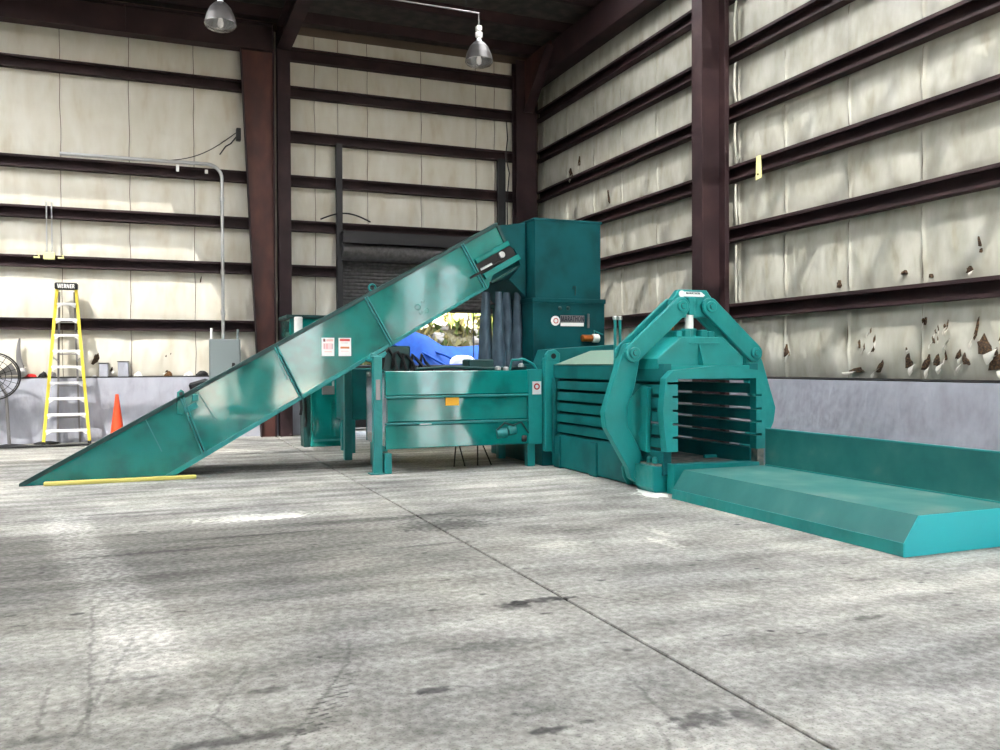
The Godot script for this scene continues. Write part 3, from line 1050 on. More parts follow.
func make_conveyor() -> void:
	var o := base("inclined_conveyor", Vector3(1.0, 0, -12.95), "long teal inclined feed conveyor rising from the floor to the hopper", "conveyor")
	var zn := -12.30
	var zf := -13.58
	var low := func(x: float) -> float: return maxf(0.0, (x - 0.17) * 0.5776)
	var top := func(x: float) -> float: return 0.015 + (x + 1.53) * 0.5627
	var seams := [[0.677, 0.39], [1.972, 1.615], [3.271, 2.885], [4.74, 4.355]]
	for side in 2:
		var z0: float = zn if side == 0 else zf
		var z1: float = zn - 0.05 if side == 0 else zf - 0.05
		var out := Vector3.BACK if side == 0 else Vector3.FORWARD
		var lb := -1.53
		var lt := -1.53
		var drop := 0.0 if side == 0 else 0.10
		for i in 5:
			var rb: float = seams[i][0] if i < 4 else 5.02
			var rt: float = seams[i][1] if i < 4 else 4.93
			var p := []
			if i == 0:
				p = [-1.53 + drop * 7.0, 0.0, 0.17, 0.0, rb - 0.006, low.call(rb - 0.006), rt - 0.006, top.call(rt - 0.006) - 0.02 - drop]
			elif i == 4:
				p = [lb + 0.006, low.call(lb + 0.006), 4.78, low.call(4.78), 5.05, 3.31, rt, top.call(rt) - 0.02 - drop, lt + 0.006, top.call(lt + 0.006) - 0.02 - drop]
			else:
				p = [lb + 0.006, low.call(lb + 0.006), rb - 0.006, low.call(rb - 0.006), rt - 0.006, top.call(rt - 0.006) - 0.02 - drop, lt + 0.006, top.call(lt + 0.006) - 0.02 - drop]
			var b := mb(o)
			b.plate(p, z0, z1, 0.004)
			var panel := put("side_panel", b, M.teal, o)
			# bolted end flanges of the section, standing proud
			if i < 4:
				var d := Vector2(rt - rb, top.call(rt) - low.call(rb)).normalized()
				var nn := Vector2(d.y, -d.x)
				for s in [-1.0, 1.0]:
					var g := mb(panel)
					var a: Vector2 = Vector2(rb, low.call(rb)) + nn * s * 0.007
					var e: Vector2 = Vector2(rt, top.call(rt) - 0.02 - drop) + nn * s * 0.007
					var q: Vector2 = nn * s * 0.022
					g.plate([a.x, a.y, e.x, e.y, e.x + q.x, e.y + q.y, a.x + q.x, a.y + q.y], z0, z0 + out.z * 0.035, 0.003)
					put("end_flange", g, M.teal_plate, panel)
			lb = rb
			lt = rt
		# welded butt joints between sheets of one section
		for w in [[0.27, -0.02, 0.75], [0.98, 0.62, 0.9], [1.9, 1.62, 0.9]]:
			if side == 1:
				continue
			var g := mb(o)
			var xb: float = w[0]
			var xt: float = w[1] - 0.06
			var yb: float = low.call(xb) + 0.35
			g.plate([lerpf(xb, xt, 0.4), lerpf(low.call(xb), top.call(xt), 0.4), lerpf(xb, xt, 0.97), lerpf(low.call(xb), top.call(xt), 0.97), lerpf(xb, xt, 0.97) + 0.012, lerpf(low.call(xb), top.call(xt), 0.97) + 0.006, lerpf(xb, xt, 0.4) + 0.012, lerpf(low.call(xb), top.call(xt), 0.4) + 0.006], z0, z0 + 0.004)
			put("weld_seam", g, M.teal_plate, o)
		# folded rim along the top and the lip along the bottom
		var r := mb(o)
		var rx := -1.53 + drop * 7.0
		var ry: float = maxf(0.0, top.call(rx) - 0.045 - drop)
		r.plate([rx, ry, rx + 0.09, maxf(0.0, top.call(rx + 0.09) - 0.045 - drop), 4.93, top.call(4.93) - 0.045 - drop, 4.93, top.call(4.93) + 0.02 - drop, rx, top.call(rx) + 0.02 - drop], z0 + out.z * 0.03, z1 - out.z * 0.05, 0.005)
		put("top_rim", r, M.teal_dark, o)
		r = mb(o)
		r.plate([0.17, 0.0, 0.22, 0.0, 4.74, low.call(4.74), 4.70, low.call(4.70) + 0.05, 0.17, 0.05], z0 + out.z * 0.012, z1 - out.z * 0.06, 0.004)
		put("bottom_lip", r, M.teal_plate, o)
	var pan := mb(o)
	pan.plate([0.1, 0.02, 4.72, low.call(4.72) + 0.02, 4.72, low.call(4.72) + 0.04, 0.1, 0.06], zn - 0.05, zf)
	put("return_pan", pan, M.dark_steel, o)
	var belt := mb(o)
	belt.plate([-0.9, 0.03, 4.7, 3.10, 4.7, 3.14, -0.9, 0.06], zn - 0.06, zf + 0.01)
	put("belt", belt, M.rubber, o)
	for i in 15:
		var x := -0.8 + i * 0.37
		var y := 0.06 + (x + 0.9) * 0.55
		var c := mb(o)
		c.plate([x, y - 0.01, x + 0.03, y + 0.005, x + 0.005, y + 0.07, x - 0.02, y + 0.055], zn - 0.09, zf + 0.04)
		put("cleat", c, M.dark_steel, o)
	# lifting eyes on the near rim, and the black motor lying on the lower one
	var ly: float = top.call(0.40)
	var e := mb(o)
	e.plate([0.32, ly - 0.24, 0.40, ly - 0.26, 0.45, ly - 0.13, 0.42, ly + 0.06, 0.38, ly + 0.09, 0.33, ly + 0.05], zn, zn + 0.03, 0.006)
	var eye := put("lifting_eye", e, M.teal, o)
	var hole := mb(eye)
	hole.cyl(Vector3(0.377, ly + 0.03, zn + 0.02), Vector3(0.377, ly + 0.03, zn + 0.034), 0.024, 14)
	put("eye_hole", hole, M.black, eye)
	var rg := mb(o)
	var ring := []
	for i in 13:
		var f := TAU * i / 12
		ring.append(Vector3(2.99 + cos(f) * 0.05, top.call(2.99) + 0.06 + sin(f) * 0.05, zn - 0.03))
	rg.tube(ring, 0.016, 6)
	put("lifting_ring", rg, M.teal_plate, o)
	var hg := mb(o)
	hg.plate([0.43, 0.86, 0.60, 0.95, 0.56, 1.02, 0.40, 0.93], zn, zn + 0.03, 0.005)
	put("hinge_plate", hg, M.teal_plate, o)
	var cv := mb(o)
	cv.box(0.52, 0.60, 1.03, 1.12, zn, zn + 0.03, 0.006)
	put("hinge_plate", cv, M.teal_plate, o)
	var mo := mb(o)
	mo.obox(Vector3(0.62, 1.24, -12.5), Vector3(0.13, 0.06, 0.12), Basis(Vector3.BACK, 0.3), 0.03)
	put("bearing_housing", mo, M.black, o)
	# warning labels
	sticker(o, 2.25, 2.43, 1.63, 1.89, zn + 0.004, print_of([[6, 4, 8, 10, rgb(120, 60, 60)], [18, 5, 26, 8, rgb(232, 190, 188)], [6, 20, 36, 22, rgb(244, 208, 210)], [8, 22, 4, 18, rgb(206, 170, 172)], [18, 22, 4, 18, rgb(216, 150, 154)], [38, 22, 4, 18, rgb(196, 170, 172)], [10, 48, 28, 4, rgb(246, 206, 200)]]), "white label with faint red print, left of the two")
	sticker(o, 2.49, 2.67, 1.63, 1.89, zn + 0.004, print_of([[5, 4, 38, 8, rgb(196, 52, 50)], [6, 16, 30, 5, rgb(226, 224, 216)], [7, 32, 34, 7, rgb(190, 108, 44)], [8, 46, 30, 5, rgb(236, 220, 216)]]), "white label with a red and an orange bar, right of the two")
	# overspray splashes, lit up on the third section
	for s in [[3.66, 2.35, 0.05], [3.74, 2.44, 0.03], [3.8, 2.3, 0.04], [3.71, 2.27, 0.03]]:
		var d := mb(o)
		d.lathe([Vector2(0, 0.003), Vector2(s[2] * 0.7, 0.003), Vector2(s[2], 0)], Vector3(s[0], s[1], zn), Vector3.BACK, 9)
		put("paint_run", d, M.teal, o)
	# take-up: two channels with the screw and the shaft between them
	var ax := Vector2(cos(0.52), sin(0.52))
	var nx := Vector2(-ax.y, ax.x)
	var bar := func(c: Vector2, l: float, h: float) -> Array:
		var a := c - nx * h
		var b2 := c + ax * l - nx * h
		var c2 := c + ax * l + nx * h
		var d2 := c + nx * h
		return [a.x, a.y, b2.x, b2.y, c2.x, c2.y, d2.x, d2.y]
	var t := mb(o)
	t.plate(bar.call(Vector2(4.60, 2.93), 0.68, 0.15), zn - 0.01, zn + 0.004)
	put("take_up_recess", t, M.black, o)
	for q in [[Vector2(4.56, 3.05), 0.62, 0.04], [Vector2(4.70, 2.83), 0.66, 0.045]]:
		t = mb(o)
		t.plate(bar.call(q[0], q[1], q[2]), zn, zn + 0.07, 0.006)
		put("take_up_channel", t, M.teal, o)
	t = mb(o)
	t.plate(bar.call(Vector2(4.80, 2.74), 0.5, 0.012), zn, zn + 0.09, 0.003)
	put("take_up_channel", t, M.teal_dark, o)
	t = mb(o)
	t.cyl(Vector3(4.47, 2.80, zn + 0.05), Vector3(5.05, 3.12, zn + 0.05), 0.017, 8)
	put("take_up_screw", t, M.black, o)
	t = mb(o)
	t.cyl(Vector3(4.98, 3.17, zn), Vector3(4.98, 3.17, zn + 0.08), 0.05, 16, 0.008)
	put("shaft_end", t, M.galvanised, o)
	t = mb(o)
	t.cyl(Vector3(4.66, 2.93, zn), Vector3(4.83, 3.02, zn + 0.03), 0.03, 10)
	put("take_up_nut", t, M.galvanised, o)
	# discharge hood over the hopper
	t = mb(o)
	t.plate([4.94, 3.62, 5.40, 3.69, 5.40, 2.53, 5.12, 2.81, 5.31, 3.03, 5.20, 3.28, 5.07, 3.33], zn + 0.01, zf - 0.06, 0.006)
	put("discharge_hood", t, M.teal_aged, o)
	t = mb(o)
	t.plate([4.91, 3.60, 4.95, 3.62, 5.09, 3.34, 5.06, 3.32], zn + 0.01, zn + 0.03)
	put("hood_flange", t, M.teal_dark, o)
	# its legs
	var l := mb(o)
	l.box(2.84, 2.96, 0.0, 1.62, -11.78, -11.66, 0.006)
	var leg := put("leg", l, M.teal_plate, o)
	l = mb(leg)
	l.box(2.87, 2.93, 1.02, 1.30, -11.66, -11.65, 0.004)
	put("inspection_plate", l, M.pewter, leg)
	l = mb(leg)
	l.plate([2.80, 1.60, 3.0, 1.60, 3.04, 1.66, 3.02, 1.69, 2.92, 1.64, 2.82, 1.67], -11.74, -11.70, 0.006)
	put("cable_hook", l, M.teal_plate, leg)
	l = mb(o)
	l.box(2.84, 2.96, 0.0, 1.5, -13.7, -13.58, 0.006)
	put("leg", l, M.teal_plate, o)
	l = mb(o)
	l.box(2.98, 3.08, 0.0, 0.28, -11.80, -11.62, 0.006)
	put("foot", l, M.teal_plate, o)
	l = mb(o)
	l.box(2.78, 2.98, 0.0, 0.015, -11.8, -11.6, 0.004)
	put("foot_plate", l, M.teal_plate, o)
	for z in [-11.72, -13.64]:
		l = mb(o)
		l.tube([Vector3(2.9, 1.55, z), Vector3(2.9, 1.58, clampf(z, -13.5, -12.38))], 0.03, 8)
		put("cross_arm", l, M.teal_plate, o)
	# grey-blue rubber flaps under the hood
	for i in 5:
		var x: float = [4.79, 4.99, 5.17, 5.33, 4.90][i]
		var w: float = [0.12, 0.12, 0.13, 0.12, 0.1][i]
		var z: float = [-12.45, -12.38, -12.48, -12.42, -12.62][i]
		var rows := []
		for j in 13:
			var v := j / 12.0
			var row := []
			for q in 9:
				var u := q / 8.0 - 0.5
				var ww := w * (0.55 + 0.75 * (1.0 - v))
				row.append(Vector3(x + u * 2.0 * ww * 0.8, lerpf(1.43, 2.62, v), z + cos(u * PI * (1.2 + i * 0.1)) * 0.07 * (1.3 - v) + 0.012 * sin(v * 9.0 + i)))
			rows.append(row)
		var fl := mb(o)
		fl.grid(rows, Vector3.BACK)
		var back := []
		for row in rows:
			back.append(row.map(func(p): return p - Vector3(0, 0, 0.012)))
		fl.grid(back, Vector3.FORWARD)
		put("rubber_flap", fl, M.rubber_flap, o)


func make_baler() -> void:
	var o := base("baler", Vector3(6.2, 0, -11.5), "big teal baler with tall hopper, clamp arms and an open slatted bale chamber", "baler")
	# hopper and its housing
	var b := mb(o)
	b.box(5.42, 6.55, 2.50, 3.71, -13.65, -12.0, 0.01)
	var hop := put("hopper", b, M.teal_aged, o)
	b = mb(hop)
	b.box(5.40, 6.57, 3.68, 3.72, -13.67, -11.985, 0.006)
	put("hopper_rim", b, M.teal_aged, hop)
	b = mb(hop)
	b.box(5.36, 6.62, 2.44, 2.51, -13.7, -11.96, 0.008)
	put("hopper_flange", b, M.teal_aged, hop)
	b = mb(o)
	b.box(5.38, 6.61, 1.50, 2.45, -13.66, -11.985, 0.01)
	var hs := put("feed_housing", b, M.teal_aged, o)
	for x in [5.83, 5.97]:
		b = mb(hs)
		b.lathe([Vector2(0.03, 0), Vector2(0.03, 0.02), Vector2(0.012, 0.03), Vector2(0, 0.03)], Vector3(x, 2.36, -11.985), Vector3.BACK, 14)
		put("grease_port", b, M.teal_dark, hs)
	b = mb(hop)
	b.tube([Vector3(6.06, 2.66, -11.995), Vector3(6.06, 2.70, -11.96), Vector3(6.09, 2.70, -11.96), Vector3(6.09, 2.56, -11.97)], 0.008, 6)
	put("latch", b, M.teal_dark, hop)
	# maker's plate
	b = mb(hs)
	b.lathe([Vector2(0.075, 0), Vector2(0.075, 0.008), Vector2(0.0, 0.008)], Vector3(5.755, 2.165, -11.985), Vector3.BACK, 24)
	var em := put("emblem", b, M.white, hs)
	b = mb(em)
	b.lathe([Vector2(0.03, 0.008), Vector2(0.03, 0.011), Vector2(0.042, 0.011), Vector2(0.042, 0.008)], Vector3(5.76, 2.165, -11.985), Vector3.BACK, 20)
	put("emblem_ring", b, M.red, em)
	b = mb(hs)
	b.plate([5.84, 2.085, 6.24, 2.085, 6.24, 2.14, 5.84, 2.14], -11.985, -11.975, 0.002)
	tag(put("name_plate", b, M.white, hs), "white bar under dark lettering")
	b = mb(hs)
	b.plate([5.84, 2.145, 6.25, 2.145, 6.25, 2.25, 5.84, 2.25], -11.985, -11.979, 0.002)
	put("letter_panel", b, M.pewter, hs)
	text(hs, "lettering", "MARATHON", Vector3(6.045, 2.197, -11.977), 0.115, M.ink, Basis.IDENTITY, "Droid Sans", 0.39)
	b = mb(hs)
	b.box(6.30, 6.325, 2.06, 2.28, -11.985, -11.95, 0.004)
	put("gauge_glass", b, M.pewter, hs)
	b = mb(hs)
	b.cyl(Vector3(6.18, 1.90, -11.93), Vector3(6.36, 1.90, -11.93), 0.055, 14, 0.01)
	var va := put("valve_body", b, M.brass, hs)
	b = mb(va)
	b.cyl(Vector3(6.36, 1.90, -11.93), Vector3(6.47, 1.90, -11.93), 0.068, 14, 0.012)
	put("valve_cap", b, M.white, va)
	b = mb(va)
	b.tube([Vector3(6.40, 1.96, -11.93), Vector3(6.40, 2.02, -11.94), Vector3(6.46, 1.99, -11.93), Vector3(6.56, 1.96, -11.95)], 0.012, 6)
	put("lever", b, M.teal_plate, va)
	# main body under the hopper
	b = mb(o)
	b.box(5.36, 6.95, 0.0, 1.51, -13.7, -11.62, 0.012)
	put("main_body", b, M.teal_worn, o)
	b = mb(o)
	b.plate([5.36, 1.5, 6.9, 1.5, 6.62, 1.8, 5.45, 1.72], -11.98, -11.66, 0.01)
	put("transition_hood", b, M.teal_worn, o)
	# front post of the body, with its hook
	b = mb(o)
	b.box(5.36, 5.60, 0.22, 1.60, -11.62, -11.52, 0.012)
	var po := put("corner_post", b, M.teal_plate, o)
	b = mb(po)
	b.plate([5.37, 1.55, 5.60, 1.55, 5.60, 1.66, 5.52, 1.72, 5.42, 1.70, 5.37, 1.64], -11.58, -11.50, 0.01)
	put("lifting_lug", b, M.teal_plate, po)
	b = mb(po)
	b.cyl(Vector3(5.49, 1.62, -11.50), Vector3(5.49, 1.62, -11.495), 0.04, 14)
	put("lug_hole", b, M.black, po)
	for i in 6:
		bolt(po, Vector3(5.55, 0.45 + i * 0.17, -11.52), 0.014, Vector3.BACK, M.teal_plate)
	# ---- ram box: three folded panels between a near and a far post
	var rb := mb(o)
	rb.box(3.02, 5.34, 0.36, 1.40, -12.9, -11.66, 0.008)
	var rbox := put("ram_box", rb, M.teal, o)
	for q in [[1.075, 1.415, 0.0], [0.705, 1.035, 0.035], [0.34, 0.665, 0.0]]:
		rb = mb(rbox)
		rb.plate_x([-11.66, q[0], -11.60 - q[2], q[0], -11.585 - q[2], q[0] + 0.015, -11.60 - q[2], q[1] - 0.012, -11.61 - q[2], q[1], -11.66, q[1]], 2.99 + q[2], 5.12, 0.003)
		put("front_panel", rb, M.teal, rbox)
	for y in [1.055, 0.685]:
		rb = mb(rbox)
		rb.box(2.99, 5.12, y - 0.012, y + 0.014, -11.66, -11.575, 0.005)
		put("rub_rail", rb, M.teal_plate, rbox)
	rb = mb(rbox)
	rb.box(5.12, 5.345, 0.33, 1.43, -11.66, -11.585, 0.006)
	var cp := put("end_panel", rb, M.teal_plate, rbox)
	rb = mb(cp)
	rb.box(5.185, 5.325, 1.06, 1.25, -11.59, -11.578)
	put("notice", rb, M.white, cp)
	rb = mb(cp)
	rb.lathe([Vector2(0.028, 0), Vector2(0.028, 0.003), Vector2(0.048, 0.003), Vector2(0.048, 0)], Vector3(5.255, 1.175, -11.578), Vector3.BACK, 16)
	put("notice_ring", rb, M.red, cp)
	rb = mb(rbox)
	rb.box(3.86, 4.06, 0.925, 1.04, -11.63, -11.612, 0.002)
	tag(put("tag", rb, M.orange_tag, rbox), "small orange yellow tag")
	rb = mb(rbox)
	rb.box(3.47, 3.64, 0.668, 0.682, -11.62, -11.57)
	put("worn_strip", rb, M.white, rbox)
	for x in [[4.62, 0.50, 0.16], [4.80, 0.54, 0.12]]:
		rb = mb(rbox)
		rb.cyl(Vector3(x[0], x[1], -11.60), Vector3(x[0] + x[2], x[1] + 0.02, -11.58), 0.07, 14, 0.01)
		put("hydraulic_fitting", rb, M.teal_plate, rbox)
	rb = mb(rbox)
	rb.tube([Vector3(4.62, 0.56, -11.56), Vector3(4.72, 0.66, -11.52), Vector3(4.86, 0.62, -11.54), Vector3(5.0, 0.66, -11.56), Vector3(5.12, 0.5, -11.58)], 0.014, 7)
	put("hose", rb, M.teal_dark, rbox)
	rb = mb(rbox)
	rb.cyl(Vector3(5.02, 0.42, -11.6), Vector3(5.09, 0.42, -11.57), 0.05, 12, 0.01)
	put("hydraulic_fitting", rb, M.black, rbox)
	for z in [-11.66, -12.8]:
		for x in [5.2]:
			rb = mb(rbox)
			rb.box(x - 0.06, x + 0.06, 0.0, 0.36, z - 0.12, z, 0.006)
			put("leg", rb, M.teal_plate, rbox)
	rb = mb(rbox)
	rb.box(3.08, 3.2, 0.0, 0.36, -12.9, -12.78, 0.006)
	put("leg", rb, M.teal_plate, rbox)
	# valves and hoses on top of the ram box
	rb = mb(rbox)
	rb.box(3.05, 3.55, 1.40, 1.78, -12.7, -12.3, 0.02)
	var vb := put("valve_block", rb, M.teal_dark, rbox)
	for i in 5:
		rb = mb(vb)
		var x := 3.12 + i * 0.14
		rb.tube([Vector3(x, 1.45, -12.28), Vector3(x + 0.02, 1.66, -12.22), Vector3(x + 0.08, 1.74 - 0.05 * i, -12.25), Vector3(x + 0.16, 1.62 - 0.04 * i, -12.24), Vector3(x + 0.2, 1.42, -12.22)], 0.024, 7)
		put("hose", rb, M.black, vb)
	rb = mb(rbox)
	rb.tube([Vector3(3.5, 1.44, -11.85), Vector3(4.0, 1.47, -11.83), Vector3(4.6, 1.44, -11.85), Vector3(5.2, 1.46, -11.84)], 0.022, 7)
	put("pipe", rb, M.teal_dark, rbox)
	rb = mb(rbox)
	rb.box(4.35, 4.75, 1.41, 1.58, -12.3, -12.0, 0.02)
	put("manifold", rb, M.teal_dark, rbox)
	for q in [[4.73, 1.46], [4.86, 1.45], [5.1, 1.5]]:
		rb = mb(rbox)
		rb.lathe([Vector2(0.045, 0), Vector2(0.045, 0.04), Vector2(0.02, 0.06), Vector2(0, 0.06)], Vector3(q[0], q[1] - 0.04, -11.8), Vector3.UP, 12)
		put("filler_cap", rb, M.galvanised, rbox)
	rb = mb(rbox)
	rb.tube([Vector3(4.9, 1.42, -11.75), Vector3(4.92, 1.56, -11.72), Vector3(5.1, 1.58, -11.7), Vector3(5.25, 1.5, -11.68), Vector3(5.3, 1.42, -11.68)], 0.018, 7)
	put("pipe", rb, M.teal_plate, rbox)
	# ---- bale chamber, two slatted sides
	for s in [[5.50, 5.61, 1.0], [6.72, 6.84, -1.0]]:
		var c := mb(o)
		c.box(s[0], s[1], 1.293, 1.50, -11.62, -8.58, 0.005)
		var side := put("chamber_side", c, M.teal_worn, o)
		for i in 5:
			c = mb(side)
			c.box(s[0], s[1], SLOTS[i] + 0.018, SLOTS[i + 1] - 0.018, -11.62, -8.58, 0.006)
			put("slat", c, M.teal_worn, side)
		c = mb(side)
		c.box(s[0], s[1], 0.2, SLOTS[0] - 0.018, -11.62, -8.58, 0.006)
		put("slat", c, M.teal_worn, side)
		for z in [-11.45, -10.2]:
			c = mb(side)
			var xo: float = s[0] - 0.05 if s[2] > 0.0 else s[1]
			c.box(xo, xo + 0.05, 0.2, 1.3, z - 0.04, z + 0.04, 0.006)
			if z != -10.2:
				put("stiffener", c, M.teal_worn, side)
	b = mb(o)
	b.box(5.61, 6.72, 1.33, 1.48, -11.62, -8.58, 0.01)
	put("chamber_top", b, M.teal_plate, o)
	b = mb(o)
	b.box(5.61, 6.72, 0.18, 0.30, -11.62, -8.47, 0.008)
	put("chamber_floor", b, M.chamber_steel, o)
	b = mb(o)
	b.box(5.61, 6.72, 0.30, 1.33, -11.7, -11.62)
	put("platen", b, M.teal_dark, o)
	# sloping cover plates on the chamber
	b = mb(o)
	b.plate([5.50, 1.50, 5.52, 1.50, 6.10, 1.70, 6.66, 1.56, 6.84, 1.50, 6.84, 1.48, 5.50, 1.48], -11.5, -9.75, 0.004)
	put("cover_plate", b, M.pale_dust, o)
	# skirt below the slats, with its feet
	b = mb(o)
	b.box(5.53, 6.82, 0.0, 0.22, -11.6, -8.75, 0.008)
	put("skirt", b, M.teal_dark, o)
	for z in [-11.35, -10.25]:
		b = mb(o)
		b.box(5.46, 5.60, 0.0, 0.46, z - 0.10, z + 0.10, 0.01)
		put("foot", b, M.teal_worn, o)
	b = mb(o)
	b.box(5.485, 5.53, 0.02, 0.475, -11.55, -9.2, 0.004)
	put("skirt_panel", b, M.teal_worn, o)
	# mouth frame
	var p := [5.46, 0.49, 5.41, 0.95, 5.45, 1.33, 5.55, 1.42, 6.16, 1.475, 6.75, 1.42, 6.84, 1.37, 6.93, 0.94, 6.92, 0.77, 6.84, 0.70, 6.84, 0.48, 6.71, 0.48]
	for y in [0.65, 0.805, 0.96, 1.12]:
		p.append_array([6.71, y - 0.014, 6.79, y - 0.014, 6.79, y + 0.014, 6.71, y + 0.014])
	p.append_array([6.71, 1.325, 5.61, 1.325])
	for i in range(5, 0, -1):
		var y: float = SLOTS[i]
		var d := 0.14 if i == 5 else 0.07
		p.append_array([5.61, y + 0.014, 5.61 - d, y + 0.014, 5.61 - d, y - 0.014, 5.61, y - 0.014])
	p.append_array([5.61, 0.49])
	b = mb(o)
	b.plate(p, -8.45, -8.57)
	put("mouth_frame", b, M.teal_plate, o)
	b = mb(o)
	b.plate([5.55, 0.0, 5.58, 0.0, 5.78, 0.22, 6.75, 0.24, 6.75, 0.325, 5.55, 0.345], -8.44, -8.60, 0.006)
	put("mouth_sill", b, M.teal_plate, o)
	b = mb(o)
	b.box(6.74, 6.84, 0.0, 0.5, -8.62, -8.47, 0.006)
	put("mouth_post", b, M.chamber_steel, o)
	# saddle over the mouth: the bridge that carries the clamp cylinder
	b = mb(o)
	b.plate([5.48, 1.44, 5.48, 1.56, 5.81, 1.82, 6.40, 1.82, 6.70, 1.58, 6.70, 1.44], -8.68, -9.72, 0.012)
	var sd := put("saddle", b, M.teal_plate, o)
	b = mb(sd)
	b.prism(PackedVector2Array([Vector2(0, 0), Vector2(0.11, 0), Vector2(0, 0.28)]), Vector3(6.05, 1.47, -8.68), Vector3.BACK, Vector3.UP, Vector3(0.02, 0, 0))
	put("gusset", b, M.teal_plate, sd)
	b = mb(sd)
	b.box(5.92, 6.34, 1.735, 1.75, -8.68, -8.66, 0.003)
	put("weld_bead", b, M.teal_plate, sd)
	for x in [5.90, 6.02, 6.26, 6.36]:
		b = mb(sd)
		b.box(x - 0.045, x + 0.045, 1.82, 1.93 - absf(x - 6.14) * 0.15, -9.2, -8.85, 0.01)
		put("cylinder_clamp", b, M.teal_plate, sd)
	# clamp cylinder and rod
	b = mb(o)
	b.cyl(Vector3(6.17, 1.82, -9.05), Vector3(6.17, 1.93, -9.05), 0.1, 20, 0.01)
	put("cylinder_gland", b, M.teal_plate, o)
	b = mb(o)
	b.cyl(Vector3(6.17, 1.92, -9.05), Vector3(6.17, 2.14, -9.05), 0.055, 20)
	tag(put("piston_rod", b, M.white_rod, o), "bright polished piston rod")
	b = mb(o)
	b.box(6.12, 6.22, 2.10, 2.32, -9.12, -8.98, 0.012)
	put("rod_clevis", b, M.teal_plate, o)
	b = mb(o)
	b.tube([Vector3(6.0, 1.85, -9.15), Vector3(6.0, 2.1, -9.15)], 0.012, 8)
	put("guide_rod", b, M.brass, o)
	# ---- the clamp: two bent arms, two links, one apex
	for s in [-1.0, 1.0]:
		var q := [5.21, 1.60, 5.17, 1.52, 4.965, 0.93, 4.995, 0.74, 5.29, 0.26, 5.33, 0.13, 5.40, 0.08, 5.50, 0.09, 5.55, 0.17, 5.51, 0.31, 5.46, 0.47, 5.29, 0.75, 5.28, 0.98, 5.38, 1.21, 5.45, 1.53, 5.455, 1.68, 5.38, 1.76, 5.27, 1.74]
		b = mb(o)
		b.plate(mirror(q, s), -9.02, -9.14, 0.012)
		put("clamp_arm", b, M.teal_plate, o)
		for z in [-8.96, -9.20]:
			b = mb(o)
			b.plate(mirror(capsule(Vector2(5.34, 1.63), Vector2(6.01, 2.20), 0.115), s), z, z - 0.055, 0.01)
			var lk := put("clamp_link", b, M.teal_plate, o)
			if z > -9.1:
				for c in [Vector2(5.34, 1.63), Vector2(6.01, 2.20)]:
					var m := mirror([c.x, c.y], s)
					b = mb(lk)
					b.lathe([Vector2(0, 0.05), Vector2(0.03, 0.05), Vector2(0.03, 0.03), Vector2(0.062, 0.03), Vector2(0.07, 0.022), Vector2(0.07, 0)], Vector3(m[0], m[1], z), Vector3.BACK, 20)
					var pin := put("pivot_pin", b, M.teal_plate, lk)
					b = mb(lk)
					b.lathe([Vector2(0.024, 0.031), Vector2(0.024, 0.034), Vector2(0.036, 0.034), Vector2(0.036, 0.031)], Vector3(m[0], m[1], z), Vector3.BACK, 16)
					put("pin_ring", b, M.teal_dark, lk)
		var f := mirror([5.44, 0.18], s)
		b = mb(o)
		b.lathe([Vector2(0, 0.05), Vector2(0.03, 0.05), Vector2(0.03, 0.03), Vector2(0.07, 0.03), Vector2(0.08, 0.02), Vector2(0.08, 0)], Vector3(f[0], f[1], -9.02), Vector3.BACK, 20)
		put("pivot_pin", b, M.teal_plate, o)
		for z in [-8.93, -9.24]:
			b = mb(o)
			b.plate(mirror([5.36, 0.12, 5.42, 0.02, 5.9, 0.02, 5.9, 0.34, 5.40, 0.32, 5.34, 0.24], s), z, z - 0.05, 0.008)
			if z < -9.0:
				put("pivot_bracket", b, M.teal_plate, o)
	b = mb(o)
	b.plate([5.91, 2.28, 6.02, 2.41, 6.42, 2.41, 6.53, 2.28, 6.53, 2.12, 6.42, 2.07, 6.02, 2.07, 5.91, 2.12], -9.03, -9.14, 0.012)
	var ap := put("clamp_apex", b, M.teal_plate, o)
	b = mb(ap)
	b.plate([6.06, 2.325, 6.36, 2.325, 6.39, 2.345, 6.33, 2.385, 6.06, 2.385], -9.03, -9.02, 0.002)
	var np := put("name_plate", b, M.white, ap)
	b = mb(ap)
	b.lathe([Vector2(0.042, 0), Vector2(0.042, 0.012), Vector2(0, 0.012)], Vector3(6.05, 2.355, -9.03), Vector3.BACK, 20)
	put("emblem", b, M.white, ap)
	text(ap, "lettering", "MARATHON", Vector3(6.21, 2.366, -9.019), 0.036, M.ink, Basis.IDENTITY, "Droid Sans", 0.2)
	# bracket plate beside the arm and the pivot beam by the floor
	b = mb(o)
	b.plate_x([-9.33, 0.73, -9.02, 0.47, -8.86, 0.45, -8.83, 1.22, -8.97, 1.24, -9.33, 1.02], 5.44, 5.50, 0.008)
	put("side_bracket", b, M.teal_plate, o)
	b = mb(o)
	b.plate([5.42, 0.0, 5.38, 0.06, 5.38, 0.31, 5.60, 0.31, 5.60, 0.0], -8.62, -9.02, 0.01)
	put("pivot_beam", b, M.teal_plate, o)
	b = mb(o)
	b.box(5.44, 5.60, 0.31, 0.335, -9.0, -8.62, 0.004)
	put("wear_strip", b, M.chamber_steel, o)
	for z in [-8.72, -8.84]:
		b = mb(o)
		b.lathe([Vector2(0, 0), Vector2(0.035, 0), Vector2(0.035, 0.05), Vector2(0.02, 0.075), Vector2(0, 0.075)], Vector3(5.47, 0.335, z), Vector3.UP, 12)
		put("grease_fitting", b, M.teal_plate, o)
